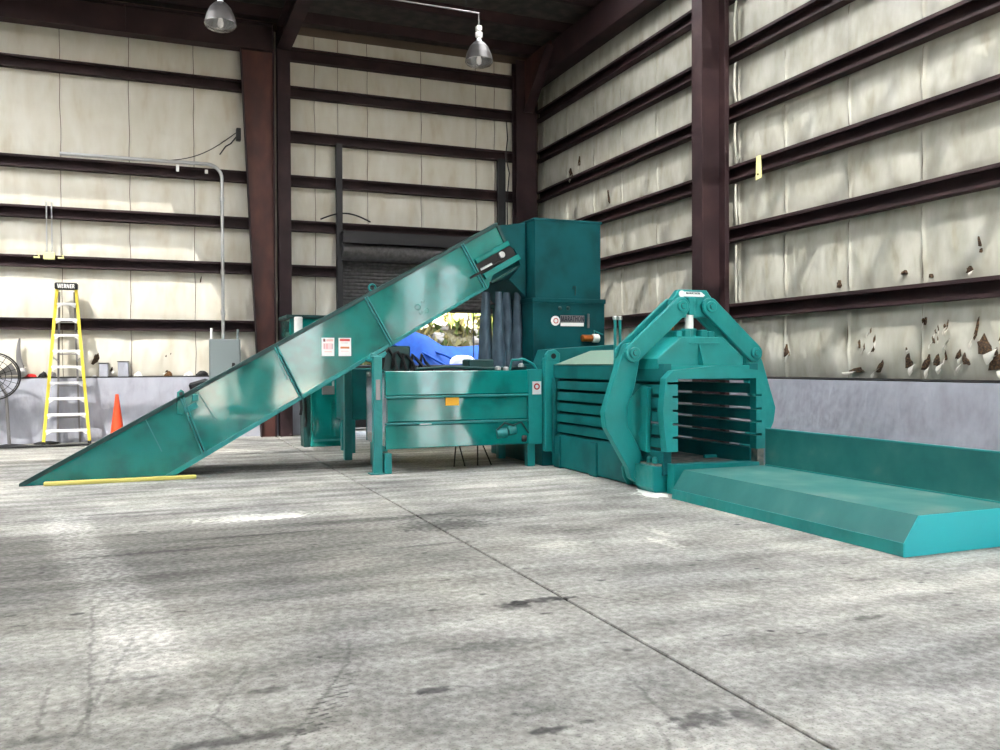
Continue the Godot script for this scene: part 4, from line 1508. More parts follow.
	# hydraulic couplings behind the left link
	for x in [0.0, 0.07]:
		b = mb(o)
		b.tube([Vector3(5.5 + x, 1.5, -9.7), Vector3(5.5 + x, 2.06, -9.7)], 0.02, 8)
		var h := put("riser_pipe", b, M.teal_plate, o)
		b = mb(h)
		b.cyl(Vector3(5.5 + x, 2.06, -9.7), Vector3(5.5 + x, 2.11, -9.7), 0.032, 12, 0.008)
		put("coupling", b, M.galvanised, h)


func mirror(p: Array, s: float) -> Array:
	if s < 0.0:
		return p
	var q := []
	for i in range(0, p.size(), 2):
		q.append(12.44 - p[i])
		q.append(p[i + 1])
	return q


func capsule(a: Vector2, b: Vector2, r: float) -> Array:
	var q := []
	var f := (b - a).angle()
	for i in 9:
		var t := f + PI / 2 + PI * i / 8
		q.append_array([a.x + cos(t) * r, a.y + sin(t) * r])
	for i in 9:
		var t := f - PI / 2 + PI * i / 8
		q.append_array([b.x + cos(t) * r, b.y + sin(t) * r])
	return q


func make_tray() -> void:
	var o := base("bale_tray", Vector3(6.0, 0, -6.6), "long low teal bale tray with sloped near edge on the floor before the chamber", "tray")
	var z0 := -8.2
	var z1 := -5.02
	var b := mb(o)
	b.plate([5.52, 0.30, 6.62, 0.30, 6.62, 0.315, 5.52, 0.315], z0, z1)
	put("deck", b, M.teal_dusty, o)
	b = mb(o)
	b.plate([5.375, 0.11, 5.385, 0.105, 5.535, 0.30, 5.52, 0.315], z0, z1)
	put("sloped_edge", b, M.teal_scuffed, o)
	b = mb(o)
	b.box(5.37, 5.385, 0.0, 0.11, z0, z1, 0.003)
	put("edge_plate", b, M.teal_plate, o)
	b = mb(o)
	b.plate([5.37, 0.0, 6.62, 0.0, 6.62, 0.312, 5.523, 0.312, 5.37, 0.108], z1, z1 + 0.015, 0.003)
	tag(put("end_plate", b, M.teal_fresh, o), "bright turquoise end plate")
	b = mb(o)
	b.plate([5.37, 0.0, 6.62, 0.0, 6.62, 0.29, 5.53, 0.29, 5.38, 0.10], z0, z0 - 0.015)
	put("end_plate", b, M.teal_plate, o)
	b = mb(o)
	b.box(6.62, 6.64, 0.0, 0.745, z0 + 0.02, z1 + 0.015, 0.004)
	var fl := put("back_flange", b, M.teal_scuffed, o)
	b = mb(fl)
	b.box(6.615, 6.66, 0.735, 0.75, z0 + 0.02, z1 + 0.015, 0.004)
	put("flange_lip", b, M.teal_plate, fl)
	b = mb(fl)
	b.box(6.612, 6.622, 0.31, 0.33, z0 + 0.02, z1, 0.003)
	put("weld_bead", b, M.teal_plate, fl)
	b = mb(o)
	b.lathe([Vector2(0, 0.006), Vector2(0.012, 0.004), Vector2(0.014, 0)], Vector3(5.46, 0.21, -6.65), Vector3(-0.8, 0.6, 0), 10)
	put("plug", b, M.white, o)


func make_power_unit() -> void:
	var o := base("power_unit", Vector3(3.1, 0, -16.5), "dark teal hydraulic power unit cabinet standing behind the conveyor", "power unit")
	var b := mb(o)
	b.box(2.72, 3.50, 0.0, 1.62, -17.2, -16.0, 0.02)
	var c := put("cabinet", b, M.teal, o)
	b = mb(c)
	b.box(2.76, 3.46, 0.1, 0.14, -16.0, -15.98, 0.004)
	put("kick_rail", b, M.teal_plate, c)
	b = mb(c)
	b.box(2.80, 3.10, 0.2, 1.05, -16.0, -15.985, 0.004)
	put("door", b, M.teal, c)
	b = mb(c)
	b.box(3.14, 3.44, 0.2, 1.05, -16.0, -15.985, 0.004)
	put("door", b, M.teal, c)
	b = mb(o)
	b.box(2.92, 3.14, 0.96, 1.12, -15.98, -15.9, 0.01)
	put("gauge_panel", b, M.pewter, o)
	b = mb(o)
	b.tube([Vector3(3.12, 1.12, -15.93), Vector3(3.12, 1.42, -15.93)], 0.02, 8)
	put("gauge_stem", b, M.galvanised, o)
	b = mb(o)
	b.box(2.36, 3.06, 1.62, 2.36, -17.0, -16.05, 0.02)
	put("oil_tank", b, M.teal, o)
	b = mb(o)
	b.box(2.30, 3.14, 2.36, 2.42, -17.05, -16.0, 0.01)
	put("tank_lid", b, M.teal_dark, o)
	b = mb(o)
	b.cyl(Vector3(2.50, 1.9, -15.95), Vector3(2.50, 2.38, -15.95), 0.075, 18, 0.012)
	tag(put("filter", b, M.white, o), "white cylindrical filter")
	for h in [[2.42, 1.45, 2.52, 0.72], [2.55, 1.4, 2.60, 0.5]]:
		b = mb(o)
		b.tube([Vector3(h[0], h[1], -15.9), Vector3(h[0] + 0.02, 1.2, -15.82), Vector3(h[2], 0.85, -15.85), Vector3(h[2] + 0.02, h[3], -15.9), Vector3(h[2], h[3] - 0.12, -15.9)], 0.026, 8)
		put("hose", b, M.black, o)
	b = mb(o)
	b.box(2.60, 2.72, 0.0, 0.9, -16.4, -16.05, 0.01)
	put("pump_mount", b, M.teal_dark, o)
	var q := base("hydraulic_tank", Vector3(3.45, 0, -14.9), "dark teal tank on square legs under the raised conveyor", "tank")
	b = mb(q)
	b.box(3.05, 3.85, 0.56, 1.45, -15.3, -14.62, 0.02)
	put("tank", b, M.teal_worn, q)
	for x in [3.18, 3.74]:
		for z in [-15.25, -14.68]:
			b = mb(q)
			b.box(x - 0.06, x + 0.06, 0.0, 0.57, z - 0.05, z + 0.06, 0.006)
			put("leg", b, M.teal_plate, q)


# ---------------------------------------------------------------- loose things
func make_ladder() -> void:
	var o := base("step_ladder", Vector3(-1.5, 0, -18.7), "tall yellow step ladder with white treads and a black cap by the back wall", "ladder")
	var hgt := 3.0
	var lean := 0.30
	var rail := func(y: float, s: float) -> Vector3: return Vector3(-1.49 + s * lerpf(0.40, 0.165, y / hgt), y, -18.5 - lean * y / hgt)
	for s in [-1.0, 1.0]:
		var b := mb(o)
		var a: Vector3 = rail.call(0.0, s)
		var e: Vector3 = rail.call(hgt, s)
		b.prism(PackedVector2Array([Vector2(-0.026, -0.04), Vector2(0.026, -0.04), Vector2(0.026, 0.04), Vector2(-0.026, 0.04)]), a, Vector3.RIGHT, Vector3.BACK, e - a, 0.004)
		var r := put("rail", b, M.yellow, o)
		b = mb(r)
		b.box(a.x - 0.032, a.x + 0.032, 0.0, 0.07, a.z - 0.05, a.z + 0.05, 0.006)
		put("foot", b, M.black, r)
		b = mb(o)
		var c := Vector3(-1.49 + s * 0.2, 0.0, -18.96)
		var d := Vector3(-1.49 + s * 0.13, hgt - 0.05, -18.86)
		b.prism(PackedVector2Array([Vector2(-0.018, -0.02), Vector2(0.018, -0.02), Vector2(0.018, 0.02), Vector2(-0.018, 0.02)]), c, Vector3.RIGHT, Vector3.BACK, d - c, 0.004)
		put("rear_rail", b, M.pewter, o)
	for i in 9:
		var y := 0.28 + i * 0.305
		var l: Vector3 = rail.call(y, -1.0)
		var r: Vector3 = rail.call(y, 1.0)
		var b := mb(o)
		b.box(l.x + 0.02, r.x - 0.02, y - 0.035, y + 0.012, l.z - 0.05, l.z + 0.055, 0.006)
		var st := put("step", b, M.aluminium, o)
		for s in [-1.0, 1.0]:
			b = mb(st)
			var x: float = l.x + 0.03 if s < 0.0 else r.x - 0.03
			b.plate([x, y - 0.09, x, y - 0.03, x - s * 0.10, y - 0.03], l.z + 0.02, l.z + 0.04)
			put("brace", b, M.aluminium, st)
	for i in 4:
		var y := 0.5 + i * 0.62
		var b := mb(o)
		var h := lerpf(0.2, 0.13, y / hgt)
		b.tube([Vector3(-1.49 - h, y, -18.955 + 0.1 * y / hgt), Vector3(-1.49 + h, y, -18.955 + 0.1 * y / hgt)], 0.014, 6)
		put("rear_bar", b, M.pewter, o)
	for s in [-1.0, 1.0]:
		var b := mb(o)
		var a: Vector3 = rail.call(1.7, s)
		b.tube([a + Vector3(0, 0, -0.02), Vector3(-1.49 + s * 0.16, 1.6, -18.9)], 0.01, 6)
		put("spreader", b, M.galvanised, o)
	var b := mb(o)
	b.box(-1.69, -1.29, 2.99, 3.12, -18.93, -18.68, 0.02)
	var cap := put("cap", b, M.black, o)
	text(cap, "lettering", "WERNER", Vector3(-1.49, 3.05, -18.679), 0.11, M.white, Basis.IDENTITY, "Droid Sans", 0.3)


func make_loose() -> void:
	# traffic cone
	var o := base("traffic_cone", Vector3(-0.6, 0, -18.45), "faded orange traffic cone standing by the low wall behind the conveyor", "cone")
	var b := mb(o)
	b.box(-0.78, -0.42, 0.0, 0.04, -18.63, -18.27, 0.012)
	put("cone_base", b, M.black, o)
	b = mb(o)
	b.lathe([Vector2(0.15, 0.04), Vector2(0.14, 0.07), Vector2(0.03, 0.95), Vector2(0.022, 0.955), Vector2(0.0, 0.955)], Vector3(-0.6, 0, -18.45), Vector3.UP, 24)
	put("cone_body", b, M.safety_orange, o)
	# pedestal fan
	o = base("pedestal_fan", Vector3(-2.6, 0, -18.45), "black caged pedestal fan standing left of the step ladder", "fan")
	b = mb(o)
	b.lathe([Vector2(0, 0.05), Vector2(0.06, 0.05), Vector2(0.3, 0.015), Vector2(0.32, 0)], Vector3(-2.45, 0, -18.5), Vector3.UP, 24)
	put("fan_base", b, M.black, o)
	b = mb(o)
	b.cyl(Vector3(-2.45, 0.04, -18.45), Vector3(-2.5, 1.0, -18.5), 0.03, 12)
	b.cyl(Vector3(-2.5, 0.98, -18.5), Vector3(-2.66, 1.3, -18.52), 0.03, 12)
	put("pole", b, M.pewter, o)
	b = mb(o)
	b.cyl(Vector3(-2.68, 1.32, -18.62), Vector3(-2.68, 1.32, -18.42), 0.09, 16, 0.02)
	put("motor", b, M.black, o)
	var cage := mb(o)
	var c := Vector3(-2.68, 1.32, -18.42)
	for k in [[0.43, 0.0, 0.016], [0.40, 0.05, 0.006], [0.3, 0.085, 0.006], [0.2, 0.1, 0.006], [0.1, 0.11, 0.006], [0.40, -0.05, 0.006]]:
		var ring := []
		for i in 33:
			var f := TAU * i / 32
			ring.append(c + Vector3(cos(f) * k[0], sin(f) * k[0], k[1]))
		cage.tube(ring, k[2], 6)
	for i in 18:
		var f := TAU * i / 18
		var u := Vector3(cos(f), sin(f), 0)
		cage.tube([c + u * 0.06 + Vector3(0, 0, 0.11), c + u * 0.3 + Vector3(0, 0, 0.085), c + u * 0.43], 0.005, 5)
	put("cage", cage, M.black, o)
	for i in 3:
		var f := TAU * i / 3 + 0.4
		var rows := []
		for j in 6:
			var t := 0.07 + j * 0.06
			var row := []
			for q in 4:
				var a := f + (q - 1.5) * 0.22
				row.append(c + Vector3(cos(a) * t, sin(a) * t, -0.02 + (q - 1.5) * 0.02))
			rows.append(row)
		b = mb(o)
		b.grid(rows, Vector3.BACK)
		put("blade", b, M.pewter, o)
	# curved blade and loose coupling next to the fan
	o = base("fan_blade", Vector3(-2.3, 1.3, -18.9), "curved grey blade standing upright on the wall ledge beside the fan", "blade")
	var rows := []
	for j in 12:
		var t := j / 11.0
		var row := []
		for q in 3:
			var w := (q - 1) * lerpf(0.07, 0.022, t) * (1.0 if t < 0.95 else 0.6)
			row.append(Vector3(-2.31 - 0.07 * sin(t * 2.4) + 0.03 + w, 1.33 + t * 0.72, -18.98 - 0.04 * t + 0.012 * absf(q - 1)))
		rows.append(row)
	b = mb(o)
	b.grid(rows, Vector3.BACK)
	b.lathe([Vector2(0.02, 0), Vector2(0.09, 0), Vector2(0.09, 0.05), Vector2(0.04, 0.07), Vector2(0, 0.07)], Vector3(-2.29, 1.38, -19.0), Vector3.BACK, 14)
	put("blade", b, M.pewter, o)
	# a heap of scrap at the fan's foot
	var scraps := [["rubber_ring", "flat black rubber ring lying on the floor by the fan", -1.86, -18.78, 0.22, 0.06, "black"], ["brown_sack", "crumpled brown sack beside the fan base", -2.95, -18.85, 0.22, 0.16, "brown"]]
	for s in scraps:
		o = base(s[0], Vector3(s[2], 0, s[3]), s[1], String(s[0]).get_slice("_", 1))
		var g := []
		for i in 8:
			var v := i / 7.0
			var row := []
			for j in 17:
				var f := TAU * j / 16
				var r: float = s[4] * cos(v * PI / 2) * (1.0 + 0.12 * sin(f * 3.0 + v * 4.0)) + 0.001
				row.append(Vector3(s[2] + cos(f) * r, s[5] * sin(v * PI / 2) + 0.02 * sin(f * 5.0) * (1.0 - v), s[3] + sin(f) * r * 0.5))
			g.append(row)
		b = mb(o)
		b.grid(g, Vector3.UP)
		put("heap", b, M[s[6]], o)
	# a dark hose across the floor in front of the ladder
	o = base("hose", Vector3(-1.9, 0, -18.3), "thin dark hose lying along the floor in front of the ladder", "hose")
	var path := []
	for i in 24:
		path.append(Vector3(-3.2 + i * 0.105, 0.022, -18.1 + 0.015 * sin(i * 0.9)))
	b = mb(o)
	b.tube(path, 0.022, 8)
	put("hose_run", b, M.dark_steel, o)
	# things along the wall ledge
	var led := [["red_tool", "red handled tool on the back wall ledge between fan and ladder", "tool", -2.16, 1.30, 0.22, 0.06, "red"], ["dark_rag", "dark crumpled rag on the ledge just left of the ladder", "rag", -1.93, 1.30, 0.16, 0.11, "dark_steel"], ["pewter_can", "dull grey can lying on the ledge close behind the ladder", "can", -1.78, 1.30, 0.12, 0.1, "pewter"], ["white_scrap", "bright white scrap on the ledge just right of the ladder", "scrap", -1.03, 1.30, 0.08, 0.03, "white"],
		["foam_lump", "pale lump of foam on the ledge right of the grey blocks", "foam", -0.22, 1.30, 0.16, 0.09, "white"], ["wool_scrap", "dark tuft of wool on the ledge above the conveyor foot", "scrap", 0.36, 1.30, 0.16, 0.1, "brown"], ["white_cloth", "white cloth bunched on the ledge left of the electrical box", "cloth", 0.75, 1.30, 0.18, 0.09, "white"], ["black_glove", "black glove on the ledge beside the electrical box", "glove", 1.0, 1.30, 0.22, 0.1, "black"]]
	rng.seed = 5
	for l in led:
		o = base(l[0], Vector3(l[3], l[4], -19.03), l[1], l[2])
		var g := []
		var ph := rng.randf() * 6.0
		for i in 7:
			var v := i / 6.0
			var row := []
			for j in 15:
				var f := TAU * j / 14
				var r: float = l[5] * 0.5 * pow(cos(v * PI / 2), 0.7) * (1.0 + 0.25 * sin(f * 3.0 + ph) + 0.1 * sin(f * 5.0 + v * 5.0)) + 0.001
				row.append(Vector3(l[3] + cos(f) * r, l[4] - 0.005 + l[6] * sin(v * PI / 2) * (0.85 + 0.2 * sin(f * 2.0 + ph)), -19.05 + sin(f) * minf(r, 0.05)))
			g.append(row)
		b = mb(o)
		b.grid(g, Vector3.UP)
		put("lump", b, M[l[7]], o)
	for q in [[-0.86, 0.17, 0.27, "lavender grey block on the ledge nearest the ladder"], [-0.50, 0.20, 0.30, "lavender grey block on the ledge, second from the ladder"]]:
		o = base("concrete_block", Vector3(q[0], 1.29, -19.04), q[3], "block", "grey blocks on the wall ledge")
		b = mb(o)
		b.box(q[0] - q[1] / 2, q[0] + q[1] / 2, 1.285, 1.285 + q[2], -19.14, -19.015, 0.012)
		put("block", b, M.painted_concrete, o)
		b = mb(o)
		b.box(q[0] - q[1] / 2 - 0.01, q[0] + q[1] / 2 + 0.015, 1.285 + q[2], 1.30 + q[2], -19.14, -19.005, 0.004)
		put("dark_edge", b, M.dark_steel, o)
	o = base("floor_bar", Vector3(-0.35, 0, -12.2), "pale yellow bar lying on the floor along the conveyor foot", "bar")
	b = mb(o)
	b.box(-1.25, 0.56, 0.0, 0.05, -12.26, -12.18, 0.01)
	put("bar", b, M.yellow_paint, o)
	# three-legged black stand under the ram box
	o = base("wire_stand", Vector3(4.4, 0, -12.1), "thin black wire legged stand on the floor under the ram box", "stand")
	for l in [[4.18, 0.36, 4.13], [4.22, 0.36, 4.30], [4.52, 0.36, 4.50], [4.58, 0.36, 4.72]]:
		b = mb(o)
		b.tube([Vector3(l[0], l[1] - 0.01, -12.1), Vector3(l[2], 0.0, -12.05)], 0.011, 6)
		put("leg", b, M.black, o)
	b = mb(o)
	b.box(4.12, 4.66, 0.33, 0.355, -12.2, -12.0, 0.005)
	put("stand_top", b, M.black, o)
	# thin white patch lying on the floor
	o = base("powder_spill", Vector3(5.35, 0, -8.55), "small white powder spill on the floor under the clamp foot", "powder", "", "stuff")
	rows = []
	for i in 5:
		var row := []
		for j in 19:
			var f := TAU * j / 18
			var r := i / 4.0 * (1.0 + 0.2 * sin(f * 3.0) + 0.12 * sin(f * 7.0))
			row.append(Vector3(5.36 + cos(f) * r * 0.13 - sin(f) * r * 0.05, 0.008 * (1.0 - i / 4.0) + 0.001, -8.62 + sin(f) * r * 0.34))
		rows.append(row)
	b = mb(o)
	b.grid(rows, Vector3.UP)
	put("powder", b, M.powder, o)


func make_electrical() -> void:
	var o := base("electrical_box", Vector3(1.44, 1.3, -18.95), "grey electrical box on the back wall left of the tapered column", "box")
	var b := mb(o)
	b.box(1.14, 1.76, 1.22, 2.05, -18.985, -18.82, 0.01)
	put("enclosure", b, M.grey_box, o)
	b = mb(o)
	b.box(1.17, 1.73, 1.25, 2.02, -18.82, -18.80, 0.008)
	var d := put("door", b, M.grey_box, o)
	b = mb(d)
	b.box(1.58, 1.64, 1.46, 1.56, -18.80, -18.76, 0.008)
	put("latch", b, M.black, d)
	var c := base("conduit", Vector3(1.4, 2.05, -18.95), "galvanised conduit bending down the back wall into the electrical box", "conduit")
	var path := [Vector3(-1.6, 5.66, -18.96), Vector3(0.4, 5.665, -18.95), Vector3(1.08, 5.67, -18.93)]
	for i in 9:
		var f := PI / 2 * i / 8
		path.append(Vector3(1.14 + 0.28 * sin(f), 5.38 + 0.28 * cos(f), -18.9))
	path.append_array([Vector3(1.42, 4.0, -18.9), Vector3(1.42, 2.45, -18.9), Vector3(1.42, 2.05, -18.9)])
	b = mb(c)
	b.tube(path, 0.036, 10)
	put("pipe", b, M.galvanised, c)
	for y in [2.55, 3.4, 4.9]:
		b = mb(c)
		b.cyl(Vector3(1.42, y, -18.9), Vector3(1.42, y + 0.1, -18.9), 0.047, 12, 0.008)
		put("coupling", b, M.galvanised, c)
	for q in [[0.56, 5.50, 5.62], [1.12, 5.50, 5.56]]:
		b = mb(c)
		b.box(q[0] - 0.03, q[0] + 0.03, q[1] - 0.02, q[2], -18.99, -18.95, 0.006)
		put("strap", b, M.white, c)
	for q in [[1.19, 2.28, "short white conduit stub on top of the electrical box at its left corner"], [1.71, 2.26, "short grey conduit stub on top of the electrical box at its right corner"]]:
		var s := base("conduit_stub", Vector3(q[0], 2.05, -18.9), q[2], "conduit")
		b = mb(s)
		b.cyl(Vector3(q[0], 2.05, -18.9), Vector3(q[0], q[1], -18.9), 0.026, 10, 0.004)
		put("pipe", b, M.white if q[0] < 1.5 else M.grey_box, s)
	# twin conduits down to a pale junction box
	var j := base("junction_box", Vector3(-1.8, 3.6, -18.95), "pale yellow outlet box on a girt above the ladder", "box")
	b = mb(j)
	b.box(-1.90, -1.70, 3.58, 3.72, -19.0, -18.92, 0.01)
	put("box", b, M.pale_yellow, j)
	for x in [-2.02, -1.60]:
		b = mb(j)
		b.tube([Vector3(x - 0.05, 3.62, -18.97), Vector3(x + 0.05, 3.62, -18.97), Vector3(x + 0.03, 3.68, -18.97)], 0.02, 8)
		put("clip", b, M.pale_yellow, j)
	for x in [-1.84, -1.75]:
		var t := base("thin_conduit", Vector3(x, 3.72, -18.97), ["thin steel conduit down to the pale outlet box, left of two", "thin steel conduit down to the pale outlet box, right of two"][0 if x < -1.8 else 1], "conduit")
		b = mb(t)
		b.tube([Vector3(x, 3.72, -18.96), Vector3(x, 4.70, -18.96)], 0.014, 8)
		put("pipe", b, M.galvanised, t)
	var w := base("wire", Vector3(1.2, 6.0, -18.8), "slack thin wire strung from the tapered column bracket to the conduit", "wire")
	path = []
	for i in 14:
		var t := i / 13.0
		path.append(Vector3(lerpf(1.72, 0.3, t), lerpf(6.36, 5.68, t) - 0.16 * sin(PI * t), lerpf(-18.84, -18.97, t)))
	b = mb(w)
	b.tube(path, 0.009, 6)
	put("cable", b, M.dark_steel, w)
	b = mb(w)
	b.tube([Vector3(1.72, 6.28, -18.84), Vector3(1.6, 6.12, -18.86), Vector3(1.5, 6.06, -18.9), Vector3(1.38, 5.88, -18.9)], 0.013, 6)
	put("cable", b, M.dark_steel, w)
	# pale tag on a girt of the right wall
	var g := base("paper_tag", Vector3(8.43, 4.4, -10.7), "pale yellow paper tag hung on a girt of the right wall", "tag")
	b = mb(g)
	b.plate_x([-10.77, 4.64, -10.68, 4.64, -10.66, 4.30, -10.79, 4.28], 8.556, 8.572)
	put("paper", b, M.pale_yellow, g)
	b = mb(g)
	b.cyl(Vector3(8.556, 4.36, -10.73), Vector3(8.552, 4.36, -10.73), 0.016, 10)
	put("eyelet", b, M.black, g)
	# cables hanging by the corner column
	var h := base("drop_cable", Vector3(7.9, 6.0, -18.9), "dark cable hanging down the back wall beside the corner column", "cable")
	b = mb(h)
	b.tube([Vector3(7.82, 7.2, -18.9), Vector3(7.84, 6.8, -18.88), Vector3(7.78, 6.4, -18.86), Vector3(7.88, 6.0, -18.88), Vector3(7.82, 5.4, -18.88), Vector3(7.84, 4.4, -18.9)], 0.014, 6)
	put("cable", b, M.black, h)


func make_lamp(at: Vector3, label: String) -> void:
	var o := base("pendant_lamp", at, label, "lamp", "high bay lamps")
	var b := mb(o)
	b.lathe([Vector2(0.05, 0.42), Vector2(0.09, 0.40), Vector2(0.155, 0.33), Vector2(0.205, 0.22), Vector2(0.228, 0.12), Vector2(0.232, 0.10), Vector2(0.226, 0.10), Vector2(0.2, 0.21), Vector2(0.15, 0.32), Vector2(0.08, 0.39), Vector2(0.05, 0.40)], at, Vector3.UP, 28)
	put("shade", b, M.lamp_grey, o)
	b = mb(o)
	b.lathe([Vector2(0.0, -0.012), Vector2(0.1, 0.0), Vector2(0.2, 0.04), Vector2(0.234, 0.085), Vector2(0.234, 0.105), Vector2(0.222, 0.105)], at, Vector3.UP, 28)
	put("lens", b, M.lens, o)
	b = mb(o)
	b.lathe([Vector2(0, 0.0), Vector2(0.04, 0.03), Vector2(0.045, 0.08), Vector2(0.03, 0.15), Vector2(0, 0.16)], at + Vector3(0, 0.03, 0), Vector3.UP, 14)
	put("bulb", b, M.glow, o)
	b = mb(o)
	b.lathe([Vector2(0.03, 0.58), Vector2(0.06, 0.57), Vector2(0.06, 0.50), Vector2(0.035, 0.48), Vector2(0.05, 0.42)], at, Vector3.UP, 16)
	put("neck", b, M.aluminium, o)
	b = mb(o)
	b.cyl(at + Vector3(0, 0.57, 0), at + Vector3(0, 0.90, 0), 0.012, 8)
	put("stem", b, M.pewter, o)
	b = mb(o)
	b.box(at.x - 0.045, at.x + 0.045, at.y + 0.60, at.y + 0.68, at.z - 0.045, at.z + 0.045, 0.01)
	put("hook_box", b, M.white, o)
	var l := OmniLight3D.new()
	l.name = "lamp_light"
	l.position = Vector3(0, 0.1, 0)
	l.light_energy = 0.001
	l.light_color = rgb(255, 248, 236)
	l.light_size = 0.05
	l.omni_range = 40.0
	l.omni_attenuation = 2.0
	l.shadow_enabled = true
	o.add_child(l, true)


func make_lamps() -> void:
	make_lamp(Vector3(1.02, 6.50, -13.6), "grey dome pendant lamp nearer the tapered column")
	make_lamp(Vector3(5.11, 6.44, -13.53), "grey dome pendant lamp hanging from the conduit end above the hopper")
	var o := base("lamp_conduit", Vector3(3, 7.36, -13.56), "thin grey conduit hung level under the roof carrying both lamps", "conduit")
	var b := mb(o)
	b.tube([Vector3(-2.0, 7.38, -13.6), Vector3(1.02, 7.38, -13.6), Vector3(5.11, 7.33, -13.53)], 0.014, 8)
	put("pipe", b, M.pewter, o)
	for x in [-1.5, 1.2, 3.2, 4.9]:
		b = mb(o)
		b.tube([Vector3(x, 7.36, -13.57), Vector3(x, 8.7, -13.5)], 0.005, 5)
		put("hanger", b, M.dark_steel, o)


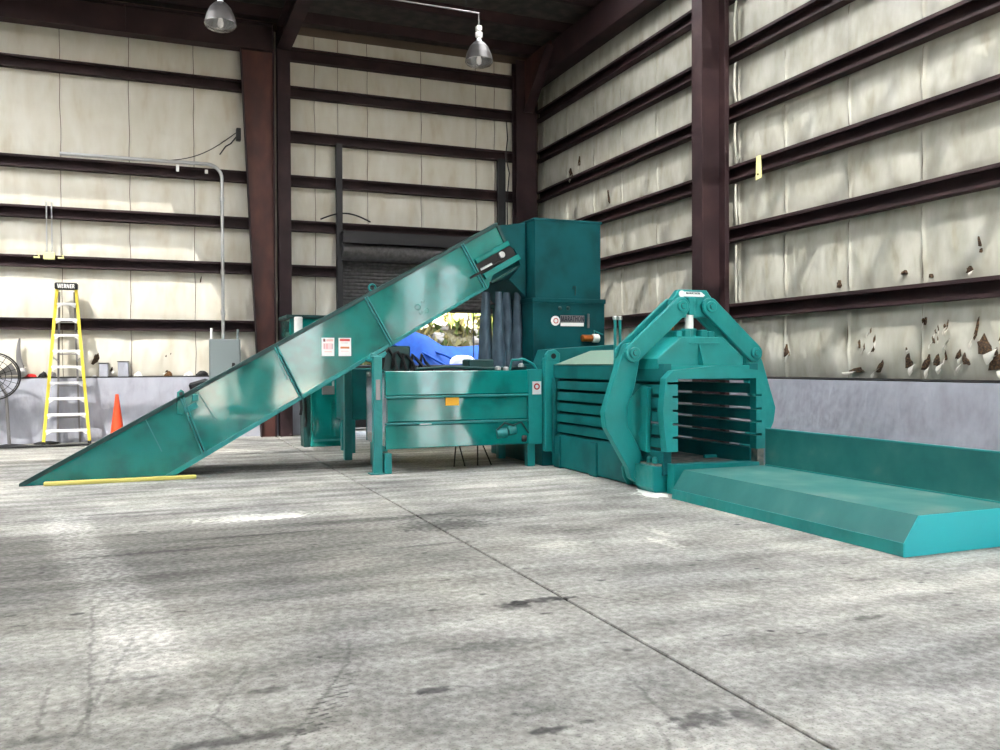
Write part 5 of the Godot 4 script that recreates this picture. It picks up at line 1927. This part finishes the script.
# ---------------------------------------------------------------- beyond the doorway
func make_outside() -> void:
	var gr := base("ground_outside", Vector3(0, -0.1, 0), "", "", "", "structure")
	var b := mb(gr)
	b.box(-80, 80, -0.4, -0.06, -70, -19.3)
	b.box(-80, 80, -0.4, -0.06, 10.0, 60)
	b.box(-80, -16.0, -0.4, -0.06, -19.3, 10)
	b.box(8.8, 80, -0.4, -0.06, -19.3, 10)
	put("ground", b, M.yard, gr)
	# bank of dry growth and stones
	var o := base("hill_bank", Vector3(8, 0, -32), "", "", "", "structure")
	var rows := []
	for i in 16:
		var v := i / 15.0
		var row := []
		for j in 40:
			var x := -14.0 + j * 1.1
			row.append(Vector3(x, 7.5 * pow(v, 0.8) + wrinkle.get_noise_2d(x * 0.4, v * 4.0) * 0.5 * minf(1.0, v * 4.0), -23.3 - v * 4.0))
		rows.append(row)
	b = mb(o)
	b.grid(rows, Vector3(0, 1, 0.4))
	put("bank", b, M.bank, o)
	# leaves and stones strewn over it
	rng.seed = 31
	for kind in 3:
		var mm := MultiMesh.new()
		mm.transform_format = MultiMesh.TRANSFORM_3D
		var lf := MB.new()
		if kind < 2:
			lf.tri(Vector3(-0.12, 0, 0), Vector3(0.12, 0, 0.02), Vector3(0.0, 0.26, 0.06), Vector3.BACK)
			lf.tri(Vector3(-0.2, 0.08, 0.05), Vector3(0.06, 0.16, -0.05), Vector3(-0.1, 0.3, 0.0), Vector3.BACK)
			lf.tri(Vector3(0.05, 0.06, 0.02), Vector3(0.24, 0.14, 0.0), Vector3(0.12, 0.28, -0.04), Vector3.BACK)
		else:
			lf.obox(Vector3.ZERO, Vector3(0.12, 0.07, 0.09), Basis(Vector3(0.3, 1, 0.2).normalized(), 0.5), 0.035)
		mm.mesh = lf.mesh()
		mm.mesh.surface_set_material(0, [M.dry_leaf, M.green_leaf, M.stone][kind])
		mm.instance_count = [2600, 1500, 900][kind]
		for i in mm.instance_count:
			var v := rng.randf()
			var x := rng.randf_range(1.0, 20.0)
			var p := Vector3(x, 7.5 * pow(v, 0.8) + wrinkle.get_noise_2d(x * 0.4, v * 4.0) * 0.5 * minf(1.0, v * 4.0), -23.3 - v * 4.0)
			var s := rng.randf_range(0.7, 1.8)
			mm.set_instance_transform(i, Transform3D(Basis.from_euler(Vector3(rng.randf_range(-0.6, 0.6), rng.randf() * TAU, rng.randf_range(-0.5, 0.5))) * Basis.from_scale(Vector3(s, s, s)), p))
		var g := MultiMeshInstance3D.new()
		g.name = ["dry_foliage", "green_foliage", "loose_stones"][kind]
		g.multimesh = mm
		add_child(g)
		tag(g, ["straw coloured dry growth over the sunny bank outside the doorway", "yellow green weeds over the sunny bank outside the doorway", "pale loose stones over the sunny bank outside the doorway"][kind], ["foliage", "weeds", "stones"][kind], "", "stuff")
	# blue steel skip with a tarpaulin over it
	o = base("blue_skip", Vector3(7.4, 0, -22), "bright blue tarpaulin draped over a load outside the doorway", "tarpaulin")
	rows = []
	var prof := [[5.3, 2.05], [5.8, 2.22], [6.25, 2.30], [6.56, 2.40], [6.9, 2.24], [7.3, 2.03], [7.8, 2.0], [8.5, 2.01], [9.4, 2.0], [10.2, 1.98]]
	for i in 9:
		var v := i / 8.0
		var row := []
		for j in prof.size():
			var q = prof[j]
			row.append(Vector3(q[0] + 0.25 * v, lerpf(q[1], 0.3, pow(v, 1.2)) + 0.03 * sin(j * 2.0 + v * 8.0), -22.3 + v * 0.8 + 0.06 * sin(j * 1.7 + v * 5.0)))
		rows.append(row)
	b = mb(o)
	b.grid(rows, Vector3.BACK)
	put("tarpaulin", b, M.blue_tarp, o)
	b = mb(o)
	var back := []
	for i in 4:
		back.append(rows[0].map(func(p): return p + Vector3(0.0, -0.12 * i, -0.2 * i)))
	b.grid(back, Vector3.UP)
	put("tarpaulin_top", b, M.blue_tarp, o)
	b = mb(o)
	b.box(5.6, 10.0, 0.0, 1.6, -22.95, -22.5, 0.02)
	put("load", b, M.dark_steel, o)
	for i in 3:
		b = mb(o)
		b.tube([Vector3(5.9 + i * 0.5, 2.1 - 0.1 * i, -22.2), Vector3(6.3 + i * 0.5, 1.75, -21.95), Vector3(6.8 + i * 0.55, 1.42, -21.75)], 0.035, 6)
		put("fold", b, M.blue_tarp, o)
	var s := base("white_bag", Vector3(7.4, 0, -20.8), "white bundle on a dark pallet in front of the blue tarpaulin", "bundle")
	b = mb(s)
	var g2 := []
	for i in 7:
		var v := i / 6.0
		var row := []
		for j in 15:
			var f := TAU * j / 14
			var r := 0.25 * pow(cos(v * PI / 2), 0.7) * (1.0 + 0.2 * sin(f * 3.0)) + 0.001
			row.append(Vector3(7.35 + cos(f) * r * 1.3, 1.52 + 0.22 * sin(v * PI / 2), -20.8 + sin(f) * r))
		g2.append(row)
	b.grid(g2, Vector3.UP)
	put("bundle", b, M.white, s)
	b = mb(s)
	b.box(3.4, 8.3, 0.0, 1.5, -21.1, -20.5, 0.02)  # dark block added to shut off the bright ground in the low doorway
	put("pallet_stack", b, M.dark_steel, s)


func finish() -> void:
	for o in find_children("*", "MeshInstance3D", true, false):
		for k in o.get_meta_list():
			if String(k).begins_with("_"):
				o.remove_meta(k)
